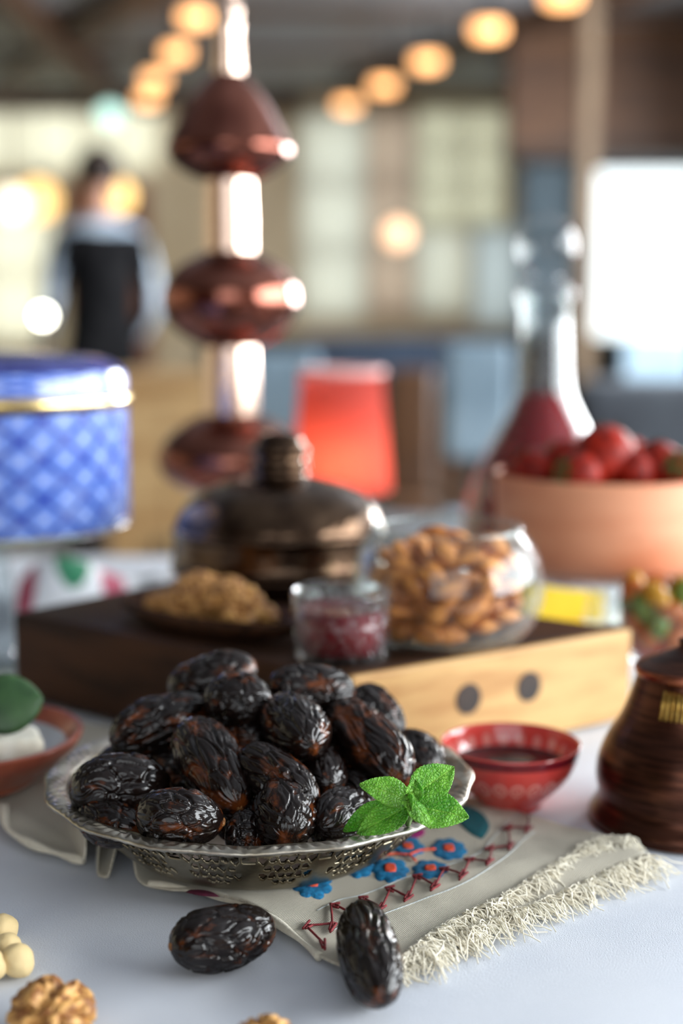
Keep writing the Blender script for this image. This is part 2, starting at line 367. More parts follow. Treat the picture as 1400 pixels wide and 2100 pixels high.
lathe('stand', [(0.09, FZ - p.z), (0.09, FZ - p.z + 0.02), (0.012, FZ - p.z + 0.03), (0.009, -0.02), (0.0, -0.018)], m_black, t, 16)
p = P(225, 235, 8.6); t = thing('exit_light', 'pale turquoise glowing lamp under the ceiling edge', 'lamp', p)
lathe('globe', [(0, -0.07), (0.06, -0.035), (0.07, 0), (0.06, 0.035), (0, 0.07)], emit('turquoise_glow', (0.55, 0.9, 0.80), 1.3), t, 20, 3)
lathe('cap', [(0.02, 0.06), (0.02, 0.1), (0.005, 0.11), (0.005, CZ - p.z)], m_black, t, 12)

# ------------------------------------------------------------------ waiter
def person():
    p = P(205, 480, 6.0); fx, fy = p.x, 6.0
    V = {}; E = []; Rr = {}
    def v(k, x, y, z, r, r2=None, par=None):
        V[k] = (x, y, z); Rr[k] = (r, r2 or r)
        if par: E.append((par, k))
    v('pel', 0, 0, 0.93, 0.15, 0.11); v('waist', 0, 0, 1.08, 0.135, 0.10, 'pel'); v('chest', 0, 0.0, 1.28, 0.165, 0.12, 'waist')
    v('sh', 0, 0.0, 1.40, 0.12, 0.09, 'chest'); v('neck', 0, 0.02, 1.48, 0.055, 0.055, 'sh'); v('jaw', 0, 0.03, 1.55, 0.065, 0.08, 'neck'); v('head', 0, 0.02, 1.63, 0.075, 0.095, 'jaw'); v('crown', 0, 0.01, 1.70, 0.06, 0.07, 'head')
    v('nose', 0, 0.125, 1.60, 0.012, 0.012, 'head')
    for s, n in ((-1, 'l'), (1, 'r')):
        v('sho' + n, s * 0.17, 0, 1.39, 0.06, 0.06, 'sh'); v('elb' + n, s * 0.23, -0.02, 1.11, 0.042, 0.042, 'sho' + n)
        v('wri' + n, s * 0.20, 0.16, 0.95, 0.028, 0.03, 'elb' + n); v('palm' + n, s * 0.19, 0.22, 0.93, 0.03, 0.018, 'wri' + n)
        for q in range(4):
            v('f%d%s' % (q, n), s * (0.165 + 0.018 * q), 0.27, 0.925, 0.009, 0.009, 'palm' + n); v('g%d%s' % (q, n), s * (0.165 + 0.018 * q), 0.30 + 0.006 * (q in (1, 2)), 0.905, 0.008, 0.008, 'f%d%s' % (q, n))
        v('th' + n, s * 0.15, 0.22, 0.92, 0.011, 0.011, 'palm' + n); v('tt' + n, s * 0.135, 0.25, 0.905, 0.009, 0.009, 'th' + n)
        v('hip' + n, s * 0.09, 0, 0.86, 0.095, 0.095, 'pel'); v('kne' + n, s * 0.10, 0.02, 0.48, 0.06, 0.06, 'hip' + n); v('ank' + n, s * 0.10, -0.02, 0.09, 0.042, 0.042, 'kne' + n); v('toe' + n, s * 0.11, 0.14, 0.04, 0.04, 0.04, 'ank' + n)
    ks = list(V); me = bpy.data.meshes.new('person'); me.from_pydata([V[k] for k in ks], [(ks.index(a), ks.index(b)) for a, b in E], [])
    o = bpy.data.objects.new('person', me); COL.objects.link(o)
    o.modifiers.new('skin', 'SKIN'); sv = me.skin_vertices[0].data
    for i, k in enumerate(ks): sv[i].radius = Rr[k]; sv[i].use_root = (k == 'pel')
    o.modifiers.new('sub', 'SUBSURF').levels = 2
    dg = bpy.context.evaluated_depsgraph_get(); ev = bpy.data.meshes.new_from_object(o.evaluated_get(dg)); bpy.data.objects.remove(o); ev.name = 'person'
    skin = M('skin', rgb(190, 140, 112), rgb(172, 120, 96), 8, 0.55); shirt = M('pale_blue_shirt', rgb(176, 190, 204), rgb(150, 166, 184), 6, 0.85)
    vest = M('black_waistcoat', (0.006, 0.006, 0.007), (0.012, 0.012, 0.013), 10, 0.95, Specular_IOR_Level=0.05); hair = M('dark_brown_hair', rgb(52, 34, 24), rgb(34, 22, 16), 20, 0.6, stretch=(6, 6, 1))
    me = ev
    ob = link('person', me, [skin, shirt, vest]); ob.location = (fx, fy, FZ); ob.rotation_euler = (0, 0, 0.55)
    for pl in me.polygons:
        c = pl.center
        if c.z > 1.47: pl.material_index = 0
        elif abs(c.x) > 0.205 and c.z > 0.97: pl.material_index = 1
        elif abs(c.x) > 0.12 and c.y > 0.12 and c.z > 0.8: pl.material_index = 0
        elif c.z > 1.41: pl.material_index = 1
        else: pl.material_index = 2
    tag(ob, 'person in black waistcoat and pale blue shirt standing beyond the blue tin', 'person')
    vs, fs = ico(4); vs2 = []
    for q in vs:
        k = 1 + 0.04 * noise.noise(q * 6)
        vs2.append((q.x * 0.092 * k, q.y * 0.108 * k - 0.012, q.z * 0.10 * k))
    keep = [f for f in fs if not (all(vs2[i][1] > 0.045 and vs2[i][2] < 0.045 for i in f) or all(vs2[i][2] < -0.06 for i in f))]
    h = link('hair', mesh('hair', vs2, keep), hair, ob); h.location = (0, 0.01, 1.665)
    for s in (-1, 1):
        b = MB(); ev_, ef = ico(2); b.add([(x.x * 0.012, x.y * 0.018, x.z * 0.03) for x in ev_], ef); b.build('ear', skin, ob, True, loc=(s * 0.078, 0.015, 1.605))
        b = MB(); b.add([(x.x * 0.011, x.y * 0.007, x.z * 0.007) for x in ev_], ef); b.build('eye', m_black, ob, True, loc=(s * 0.032, 0.105, 1.635))
    b = MB(); b.add([(x.x * 0.022, x.y * 0.006, x.z * 0.006) for x in ev_], ef); b.build('mouth', M('lip', rgb(150, 84, 76)), ob, True, loc=(0, 0.106, 1.565))
person()

# ================================================================== DINING TABLE
TX0, TX1, TY0, TY1 = -0.75, 0.75, 0.18, 1.62
t = thing('dining_table', 'large table under the white tablecloth in front', 'table', (0, 0.9, FZ))
box('tabletop', (TX0 + 0.01, TY0 - 0.9 + 0.01, 0.76), (TX1 - 0.01, TY1 - 0.9 - 0.01, 0.7975), m_brown, t)
for sx in (TX0 + 0.08, TX1 - 0.08):
    for sy in (TY0 - 0.82, TY1 - 0.98): box('leg', (sx - 0.03, sy - 0.03, 0), (sx + 0.03, sy + 0.03, 0.76), m_brown, t)
def cloth_mat(name, c1, c2, weave, amp, rough=0.95):
    q = NT(name); n1 = q.ramp(q.noise(14, 3), 0.3, 0.7)
    nz = q.noise(weave, 2); q.set(Base_Color=q.mix(n1, c1, c2), Roughness=rough, Sheen_Weight=0.15); q.bump(nz, amp, 0.0008); return q.m
m_tablecloth = cloth_mat('white_tablecloth', rgb(214, 218, 226), rgb(204, 209, 219), 1500, 0.35)
NX, NY = 150, 144; vs = []; fs = []
xc = G(648, 2050).x
def cloth_z(x, y):
    z = 0.0012 * noise.noise(Vector((x * 7, y * 5, 0.3))) - 0.0012
    if y < 0.62: z += 0.0012 * math.exp(-((x - xc) / 0.0035) ** 2) * ss(0.66 - y, 0, 0.08)
    return z
for j in range(NY + 1):
    for i in range(NX + 1):
        x = TX0 + (TX1 - TX0) * i / NX; y = TY0 + (TY1 - TY0) * j / NY; vs.append((x, y, cloth_z(x, y)))
fs = [(j * (NX + 1) + i, j * (NX + 1) + i + 1, (j + 1) * (NX + 1) + i + 1, (j + 1) * (NX + 1) + i) for j in range(NY) for i in range(NX)]
# hanging drops
def rim_idx():
    out = [i for i in range(NX + 1)] + [j * (NX + 1) + NX for j in range(1, NY + 1)] + [NY * (NX + 1) + i for i in range(NX - 1, -1, -1)] + [j * (NX + 1) for j in range(NY - 1, 0, -1)]
    return out
ri = rim_idx(); n0 = len(vs)
for lev, (dz, o_) in enumerate(((-0.012, 0.008), (-0.12, 0.02), (-0.28, 0.03))):
    for k, i in enumerate(ri):
        x, y, z = vs[i]; w = 1 + 0.8 * math.sin(k * 0.35) * (lev > 0)
        vs.append((x + o_ * w * (1 if x > TX1 - 1e-4 else -1 if x < TX0 + 1e-4 else 0), y + o_ * w * (1 if y > TY1 - 1e-4 else -1 if y < TY0 + 1e-4 else 0), dz))
m = len(ri); prev = ri
for lev in range(3):
    cur = list(range(n0 + lev * m, n0 + (lev + 1) * m))
    fs += [(prev[k], cur[k], cur[(k + 1) % m], prev[(k + 1) % m]) for k in range(m)]; prev = cur
tc = tag(link('tablecloth', mesh('tablecloth', vs, fs), m_tablecloth), 'white cotton tablecloth spread over the front table', 'tablecloth')

# ------------------------------------------------------------------ napkin runner
def weave_mat(name, c1, c2):
    q = NT(name); u, v = q.uv()
    fu = 1 / 0.00125 * 2 * math.pi
    nz = q.noise(260, 2); wob = q.math('MULTIPLY', nz, 1.6)
    a = q.math('SINE', q.math('ADD', q.math('MULTIPLY', u, fu), wob)); b = q.math('SINE', q.math('ADD', q.math('MULTIPLY', v, fu), wob))
    h = q.math('MULTIPLY', a, b); hh = q.math('ADD', q.math('MULTIPLY', h, 0.5), 0.5)
    f = q.math('MULTIPLY', hh, 0.8); f2 = q.ramp(q.noise(30, 4), 0.3, 0.75)
    q.set(Base_Color=q.mix(f2, q.mix(f, c2, c1), q.mix(f, tuple(x * 0.9 for x in c2), tuple(x * 0.93 for x in c1))), Roughness=0.95, Sheen_Weight=0.2)
    q.bump(hh, 0.8, 0.0009); return q.m
m_linen = weave_mat('linen_weave', rgb(234, 227, 208), rgb(184, 174, 152))
m_thread = M('fringe_thread', rgb(240, 234, 216), rgb(226, 218, 198), 60, 0.9)
FR = [(6, 1650, .012), (20, 1705, .006), (80, 1735, .004), (150, 1758, .003), (175, 1762, .006), (180, 1702, .020), (203, 1692, .017), (198, 1788, .003), (222, 1796, .003), (236, 1750, .011), (247, 1704, .018), (260, 1698, .017), (270, 1745, .013), (284, 1806, .004), (340, 1828, .003), (430, 1834, .006), (520, 1862, .005), (590, 1910, .003), (655, 1966, .0025), (742, 2002, .0025)]
BK = [(-160, 1400), (-100, 1350), (0, 1342), (60, 1352), (120, 1367), (150, 1374), (180, 1382), (200, 1387), (230, 1397), (250, 1404), (280, 1412), (310, 1420), (340, 1430), (400, 1450), (480, 1490), (620, 1535), (800, 1590), (960, 1637), (1135, 1690), (1325, 1768)]
Fp = spline([G(*q) for q in FR], 10); BW = [G(x, y, 0.003) for x, y in BK]
BW[0:3] = [Vector((-0.300, 0.930, 0.003)), Vector((-0.290, 0.975, 0.003)), Vector((-0.262, 0.990, 0.003))]
for i_ in range(3, 16): f_ = (i_ - 3) / 12; BW[i_] = Vector((-0.246 + 0.262 * f_, 0.978 - 0.178 * f_, 0.003))   # butts against the wooden block
Bp = spline(BW, 10)
def nap_bump(x, y):
    return 0.0016 * noise.noise(Vector((x * 26, y * 34, 1.7))) + 0.0007 * noise.noise(Vector((x * 70, y * 70, 4.7)))
NV = 90; vs = []; uv = []
NU = len(Fp)
for j in range(NV + 1):
    v = j / NV
    for i in range(NU):
        a, b = Fp[i], Bp[i]; p = a.lerp(b, v)
        k = i / (NU - 1)
        fold = (1 - v) ** 2.5
        p.z = b.z * (1 - fold) + a.z * fold + nap_bump(p.x, p.y)
        # soft rolls across the left part and a long swell near the fringe
        lf = ss(0.62 - k, 0.0, 0.35)
        p.z += lf * 0.004 * max(0, math.sin(v * 9 + k * 14)) * ss(v, 0.03, 0.2) * ss(1 - v, 0.0, 0.15)
        p.z += 0.0045 * math.exp(-((k - 0.965 + 0.02 * math.sin(v * 5)) / 0.022) ** 2) * ss(v, 0.15, 0.6)
        p.z += 0.003 * math.exp(-((k - 0.86) / 0.03) ** 2) * ss(v, 0.2, 0.5)
        p.z = max(p.z, 0.0018)
        vs.append(p); uv.append((p.x + 0.25 * p.y, p.y - 0.25 * p.x))
fs = [(j * NU + i, j * NU + i + 1, (j + 1) * NU + i + 1, (j + 1) * NU + i) for j in range(NV) for i in range(NU - 1)]
napkin = tag(link('linen_runner', mesh('linen_runner', vs, fs, uv), m_linen), 'cream linen runner with embroidered flowers and fringed end under the date bowl', 'napkin')
so = napkin.modifiers.new('thickness', 'SOLIDIFY'); so.thickness = 0.0012; so.offset = 1
NAPV = vs
_nap = np.array([(p.x, p.y, p.z) for p in vs])
def nap_z(x, y):
    d = (_nap[:, 0] - x) ** 2 + (_nap[:, 1] - y) ** 2
    return float(_nap[np.argsort(d)[:4], 2].mean()) + 0.0013
# rolled second layer along the front (hem)
def hem(path, r, name='hem_roll'):
    pts = spline([G(*q) for q in path], 8); return MB().tube(pts, [r * (0.75 + 0.25 * math.sin(i * 0.5)) for i in range(len(pts))], 10).build(name, m_linen, napkin, True)
hem([(306, 1812, .004), (380, 1822, .005), (450, 1838, .005), (530, 1868, .0045), (600, 1916, .0035), (655, 1962, .003)], 0.0022)
hem([(8, 1652, .010), (16, 1700, .006), (70, 1733, .005), (130, 1754, .004), (172, 1766, .004)], 0.0026)
# fringe: two rows of loose threads
def fringe(rows, n, seed):
    rr = random.Random(seed); b = MB()
    for k in range(n):
        s = rr.random(); i = s * (len(rows) - 1); a = int(i); p = rows[a].lerp(rows[min(a + 1, len(rows) - 1)], i - a)
        tang = (rows[min(a + 1, len(rows) - 1)] - rows[max(a - 1, 0)]).normalized()
        out = Vector((tang.y, -tang.x, 0)); out = (out + tang * rr.uniform(-0.9, 0.9)).normalized()
        ln = rr.uniform(0.006, 0.018); pts = []; q = p + Vector((0, 0, 0.0012)) - out * 0.001; zz = rr.uniform(0.001, 0.005)
        ph = rr.random() * 6; cw = rr.uniform(-130, 130)
        for j in range(8):
            w = j / 7; side = Vector((-out.y, out.x, 0))
            pts.append(Vector((q.x, q.y, 0)) + out * ln * w + side * (0.0013 * math.sin(ph + w * 7) + cw * (ln * w) ** 2 * 0.5) + Vector((0, 0, max(0.0006, (p.z + 0.0008) * (1 - w) + zz * math.sin(w * 3.1) + 0.0006 * math.sin(ph * 2 + w * 13)))))
        b.add(*_tube(pts, 0.00030))
    return tag(b.build('fringe', m_thread, napkin, True), kind='stuff')
def _tube(pts, r):
    q = MB().tube(pts, r, 4, False); return q.v, q.f
edge1 = [NAPV[j * NU + NU - 1].copy() for j in range(0, NV + 1, 3)]
fringe(edge1, 620, 3)
def on_linen(pp_):
    o_ = []
    for x, y in pp_: g = G(x, y, 0.005); o_.append(Vector((g.x, g.y, nap_z(g.x, g.y) + 0.0004)))
    return spline(o_, 6)
fringe(on_linen([(838, 1952), (900, 1906), (970, 1872), (1040, 1838), (1120, 1798), (1200, 1755), (1288, 1735)]), 480, 5)
fringe(on_linen([(1180, 1752), (1240, 1735), (1290, 1738)]), 90, 8)
# embroidery, thread laid on the linen
m_blue = M('blue_embroidery', rgb(20, 130, 180), rgb(14, 96, 140), 400, 0.8, bump=(1200, 0.5, 0.0005))
m_teal = M('teal_embroidery', rgb(10, 100, 108), rgb(6, 78, 88), 400, 0.8, bump=(1200, 0.5, 0.0005))
m_orange = M('orange_embroidery', rgb(238, 92, 52), rgb(214, 70, 40), 400, 0.8, bump=(1200, 0.5, 0.0005))
m_mag = M('magenta_embroidery', rgb(160, 24, 110), rgb(130, 16, 90), 400, 0.8, bump=(1200, 0.5, 0.0005))
m_maroon = M('maroon_thread', rgb(128, 30, 36), rgb(100, 20, 28), 300, 0.75, bump=(1500, 0.5, 0.0004))
m_paleblue = M('pale_blue_thread', rgb(196, 202, 202), rgb(184, 192, 194), 300, 0.85)
def patch(name, outline, mat, h=0.0007, parent=napkin):
    c = sum(outline, Vector((0, 0, 0))) / len(outline); vs = []; n = len(outline); rings = 5
    for r in range(1, rings + 1):
        for q in outline:
            x = c.x + (q.x - c.x) * r / rings; y = c.y + (q.y - c.y) * r / rings
            vs.append((x, y, nap_z(x, y) + h * (1 if r < rings else -0.4)))
    vs.append((c.x, c.y, nap_z(c.x, c.y) + h))
    fs = [(n * rings, k, (k + 1) % n) for k in range(n)] + [(r * n + k, (r + 1) * n + k, (r + 1) * n + (k + 1) % n, r * n + (k + 1) % n) for r in range(rings - 1) for k in range(n)]
    return link(name, mesh(name, vs, fs), mat, parent)
def flower(px, py, r, rot=0.0, petals=8):
    c = G(px, py, 0.004); out = []
    for k in range(petals * 6):
        a = 2 * math.pi * k / (petals * 6); w = r * (0.80 + 0.20 * abs(math.sin(a * petals / 2 + rot)) ** 0.6 + 0.05 * noise.noise(Vector((a, px, 0)))); out.append(Vector((c.x + w * math.cos(a + rot), c.y + 1.75 * w * math.sin(a + rot), 0)))
    f = patch('flower', out, m_blue)
    q = [Vector((c.x + r * 0.34 * math.cos(a * 0.785) * (1 + 0.2 * (a % 2)), c.y + r * 0.6 * math.sin(a * 0.785) * (1 + 0.2 * (a % 2)), 0)) for a in range(8)]
    patch('flower_centre', q, m_orange, 0.0013, f)
for a in ((920, 1742, .0098, .2), (800, 1788, .0100, .5), (882, 1790, .0096, .1), (836, 1739, .0092, .8), (735, 1780, .009, .3), (640, 1814, .0105, .0)): flower(*a)
def leafpatch(name, a, b, w, mat):
    a = G(*a, .004); b = G(*b, .004); d = b - a; s = Vector((-d.y, d.x, 0)).normalized(); o_ = []
    for k in range(13): f = k / 12; o_.append(a + d * f + s * w * math.sin(math.pi * f) ** 0.8)
    for k in range(11, 0, -1): f = k / 12; o_.append(a + d * f - s * w * math.sin(math.pi * f) ** 0.8)
    return patch(name, o_, mat)
leafpatch('embroidered_leaf', (952, 1652), (988, 1722), 0.0085, m_teal)
leafpatch('embroidered_leaf', (820, 1722), (872, 1706), 0.005, m_mag)
leafpatch('embroidered_leaf', (380, 1838), (450, 1850), 0.0025, M('plum_embroidery', rgb(96, 24, 52), rgb(70, 16, 40), 300, 0.8))
def thread(name, pxs, r, mat, z=0.001, n=6):
    pts = []
    for x, y in pxs:
        g = G(x, y, 0.004); pts.append(Vector((g.x, g.y, nap_z(g.x, g.y) + z)))
    return MB().tube(spline(pts, 3), r, n).build(name, mat, napkin, True)
thread('stem_stitch', [(785, 1762), (810, 1758), (838, 1760), (860, 1750), (892, 1745)], 0.0006, m_orange)
thread('stem_stitch', [(838, 1760), (852, 1772)], 0.0006, m_orange)
line = spline([Vector((x, y, 0)) for x, y in [(640, 1945), (655, 1900), (690, 1872), (745, 1862), (800, 1845), (850, 1828), (905, 1814), (955, 1796), (1000, 1770), (1032, 1735), (1060, 1702), (1092, 1680)]], 8)
cum = [0]
for a, b in zip(line, line[1:]): cum.append(cum[-1] + (b - a).length)
def at(s):
    s = max(0, min(s, cum[-1]))
    for i in range(len(line) - 1):
        if cum[i + 1] >= s: return line[i].lerp(line[i + 1], (s - cum[i]) / max(1e-6, cum[i + 1] - cum[i])), (line[i + 1] - line[i]).normalized()
n_st = 19
for k in range(n_st):
    c, d = at(cum[-1] * (k + 0.3) / n_st); c2, _ = at(cum[-1] * (k + 1.3) / n_st); nrm = Vector((d.y, -d.x, 0)); sg = 1 if k % 2 else -1
    am = 15 if k > 2 else 22
    A = c + nrm * am * sg; B = c2 - nrm * am * sg; b = MB()
    def seg(p, q, r):
        pts = []
        for w in range(6):
            z = p.lerp(q, w / 5); g = G(z.x, z.y, 0.004); pts.append((g.x, g.y, nap_z(g.x, g.y) + 0.0011))
        b.tube(pts, r, 6)
    seg(A, B, 0.00055)
    if k % 1 == 0:
        seg(A - d * 11 + nrm * 5 * sg, A + d * 10, 0.00065); seg(A - d * 9, A - nrm * 9 * sg + d * 4, 0.0006)
    b.build('cross_stitch', m_maroon, napkin, True)
for off in (26, -26):
    pts = []
    for k in range(14):
        c, d = at(cum[-1] * (0.12 + 0.86 * k / 13)); nrm = Vector((d.y, -d.x, 0)); q = c + nrm * off * (1.0 if k else 1); pts.append((q.x, q.y))
    thread('guide_thread', pts, 0.00022, m_paleblue, 0.0002)

# ------------------------------------------------------------------ pierced silver bowl
BC = Vector((G(533, 1592, 0.042).x, 0.70, 0)); BR = 0.107; BH = 0.042
m_silver = NT('aged_silver'); n1 = m_silver.ramp(m_silver.noise(45, 5), 0.35, 0.7)
m_silver.set(Base_Color=m_silver.mix(n1, rgb(200, 194, 182), rgb(138, 128, 110)), Metallic=1.0, Roughness=0.32); m_silver.bump(m_silver.noise(500, 3), 0.15, 0.0004); m_silver = m_silver.m
bowl = thing('silver_bowl', 'ornate pierced silver bowl heaped with dates on the linen runner', 'bowl', (BC.x, BC.y, 0.0052))
def bowl_r(h):  # outer radius of body at height h over foot
    return 0.056 + (BR - 0.010 - 0.056) * (h / 0.036) ** 0.62
NA, NH = 1056, 44; PAN = 16
holes = []
for row, (tt_, nn, o_) in enumerate([(.90, 4, 0.0), (.74, 4, .5), (.57, 3, 0.0), (.41, 3, .5), (.27, 2, 0.0)]):
    for k in range(nn):
        hx = (k + o_) * 0.262; holes.append((hx, tt_, 0.108 + 0.02 * ((k + row) % 2), 0.070 + 0.012 * ((k * 2 + row) % 3), (0.7 if (k + row) % 2 else -0.5) if hx > 0.01 else 0.0))
def is_hole(th, w):
    s = (th * PAN / (2 * math.pi)) % 1.0 * 2 - 1; a = abs(s)
    for (hx, hy, rx, ry, tl) in holes:
        dx = (a - hx) / rx; dy = (w - hy) / ry; c_, n_ = math.cos(tl), math.sin(tl); X = dx * c_ + dy * n_; Yv = -dx * n_ + dy * c_
        if X * X + (Yv * (1.25 + 0.5 * X)) ** 2 < 1: return True
    return False
vs = []; fs = []
for j in range(NH + 1):
    w = j / NH; h = 0.036 * (0.06 + 0.94 * w); r = bowl_r(h) * 1.0
    for i in range(NA):
        th = 2 * math.pi * i / NA; rr = r * (1 + 0.010 * math.cos(th * PAN) * w); vs.append((rr * math.cos(th), rr * math.sin(th), h))
for j in range(NH):
    for i in range(NA):
        if not is_hole(2 * math.pi * (i + 0.5) / NA, (j + 0.5) / NH):
            fs.append((j * NA + i, j * NA + (i + 1) % NA, (j + 1) * NA + (i + 1) % NA, (j + 1) * NA + i))
m_tarn = M('tarnished_silver', rgb(150, 140, 118), rgb(92, 82, 64), 45, 0.36, 1.0, bump=(500, 0.15, 0.0004))
body = link('pierced_body', mesh('pierced_body', vs, fs), m_tarn, bowl); so = body.modifiers.new('solid', 'SOLIDIFY'); so.thickness = 0.0013; so.offset = -1
lathe('foot', [(0.0, 0.0015), (0.03, 0.001), (0.054, 0.0), (0.0575, 0.001), (0.0575, 0.0028), (0.0562, 0.004)], m_silver, bowl, 96)
def rim_mod(th, r, z):
    w = ss(r, BR - 0.011, BR - 0.006) * ss(BR + 0.0015 - r, 0, 0.003)
    ph = th * PAN * 6; swirl = math.sin(ph + (r - BR) * 900 * (1 if math.sin(th * PAN) > 0 else -1))
    lob = math.cos(th * PAN)
    return r * (1 + 0.008 * lob * ss(r, BR - 0.012, BR)), z + 0.0004 * swirl * w + 0.0005 * math.sin(th * PAN * 8) * w * 0.5
lathe('rim', [(BR - 0.0105, 0.0335), (BR - 0.0105, 0.0362), (BR - 0.009, 0.0372), (BR - 0.007, 0.0378), (BR - 0.005, 0.0384), (BR - 0.003, 0.0388), (BR - 0.001, 0.0388), (BR + 0.0008, 0.0382), (BR + 0.0012, 0.0368), (BR, 0.0358), (BR - 0.004, 0.035), (BR - 0.0105, 0.0335)], m_silver, bowl, 1024, 2, rim_mod)

# ------------------------------------------------------------------ dates
dt = NT('date_skin'); at_ = dt.n('ShaderNodeAttribute'); at_.attribute_name = 'relief'
oi = dt.n('ShaderNodeObjectInfo'); nz = dt.noise(1.7, 4); amber = dt.ramp(dt.math('ADD', dt.math('MULTIPLY', nz, 1.0), dt.math('ADD', dt.math('MULTIPLY', at_.outputs['Fac'], -0.10), dt.math('MULTIPLY', oi.outputs['Random'], 0.12))), 0.51, 0.72)
ba = dt.mix(amber, rgb(20, 11, 8), rgb(104, 52, 20)); fine = dt.ramp(dt.noise(6.0, 4), 0.3, 0.8)
dt.set(Base_Color=dt.mix(dt.math('MULTIPLY', fine, 0.5), ba, rgb(14, 9, 8)), Roughness=dt.math('ADD', dt.math('MULTIPLY', fine, 0.16), 0.12), Specular_IOR_Level=0.42, Subsurface_Weight=0.0)
dt.bump(dt.noise(14, 3), 0.10, 0.0006); m_date = dt.m
m_calyx = M('date_calyx', rgb(150, 100, 48), rgb(96, 58, 26), 300, 0.7)
def date_mesh(seed):
    vs, fs = ico(6); out = []; rel = []; off = Vector((seed * 13.7, seed * 5.1, seed * 2.3)); rr = random.Random(seed)
    bend = rr.uniform(-0.10, 0.10)
    for q in vs:
        x = q.x; ax = abs(x)
        pr = (1 - ax ** 2.6) ** 0.5 if ax < 1 else 0
        nrm = math.hypot(q.y, q.z); cy, cz = (q.y / nrm, q.z / nrm) if nrm > 1e-6 else (0, 0)
        wv = Vector((noise.noise(q * 1.7 + off), noise.noise(q * 1.7 + off + Vector((9, 0, 0))), noise.noise(q * 1.7 + off + Vector((0, 9, 0))))) * 0.55
        s = Vector((x * 1.55, cy * 1.75 * (0.4 + 0.6 * pr), cz * 1.75 * (0.4 + 0.6 * pr))) + wv * 0.75 + off
        d, _ = noise.voronoi(s); e = d[1] - d[0]
        cell = ss(e, 0.0, 0.17)
        s2 = Vector((x * 2.6, cy * 4.2, cz * 4.2)) + wv * 2.2 + off * 2; d2, _ = noise.voronoi(s2); e2 = ss(d2[1] - d2[0], 0.0, 0.22)
        big = noise.noise(q * 1.1 + off); fine = noise.noise(Vector((x * 5, cy * 9, cz * 9)) + wv * 4 + off)
        ridge = 1 - abs(noise.noise(Vector((x * 1.3, cy * 3.2, cz * 3.2)) + wv * 1.5 + off * 3)) * 2
        msk = pr ** 0.4
        k = 1 + msk * (0.105 * (cell - 0.8) + 0.022 * (e2 - 0.6) + 0.11 * big + 0.016 * fine - 0.035 * max(0, ridge) ** 5)
        tip = 1 - 0.10 * ss(x, 0.1, 1.0)
        r = pr * k * tip
        out.append((x * (1 + 0.02 * fine), cy * r + bend * (1 - x * x), cz * r)); rel.append(max(0, min(1, cell * 0.7 + e2 * 0.3)))
    me = mesh('date', out, fs); me.polygons.foreach_set('use_smooth', [True] * len(me.polygons))
    a = me.attributes.new('relief', 'FLOAT', 'POINT'); a.data.foreach_set('value', rel); me.materials.append(m_date); return me
DM = [date_mesh(s) for s in (1, 2, 3, 4, 5, 6)]
cal_me = lathe_mesh('calyx', [(0.0, 0.0016), (0.0012, 0.0014), (0.0022, 0.0002), (0.0030, -0.0006), (0.0034, -0.0016)], 14, 2, lambda th, r, z: (r * (1 + 0.18 * math.cos(5 * th)), z)); cal_me.materials.append(m_calyx)
def date(A, B, width, var, roll, label, group='dates heaped in the silver bowl', thick=None, calyx=0):
    d = B - A; L = d.length; X = d.normalized(); Yv = Vector((0, 0, 1)).cross(X)
    if Yv.length < 1e-3: Yv = Vector((0, 1, 0))
    Yv.normalize(); Z = X.cross(Yv)
    m3 = Matrix((X, Yv, Z)).transposed().to_4x4() @ Matrix.Rotation(roll, 4, 'X')
    o = bpy.data.objects.new('date', DM[var % 6]); COL.objects.link(o)
    o.matrix_world = Matrix.Translation((A + B) / 2) @ m3 @ Matrix.Diagonal((L / 2, width / 2, (thick or width) / 2, 1))
    tag(o, label, 'date', group)
    if calyx:
        c = bpy.data.objects.new('calyx', cal_me); COL.objects.link(c); c.parent = o
        s = calyx; c.matrix_basis = Matrix.Translation((0.965 * s, 0, 0)) @ Matrix.Diagonal((2 / L, 2 / width, 2 / (thick or width), 1)) @ Matrix.Rotation(s * math.pi / 2, 4, 'Y')
    return o
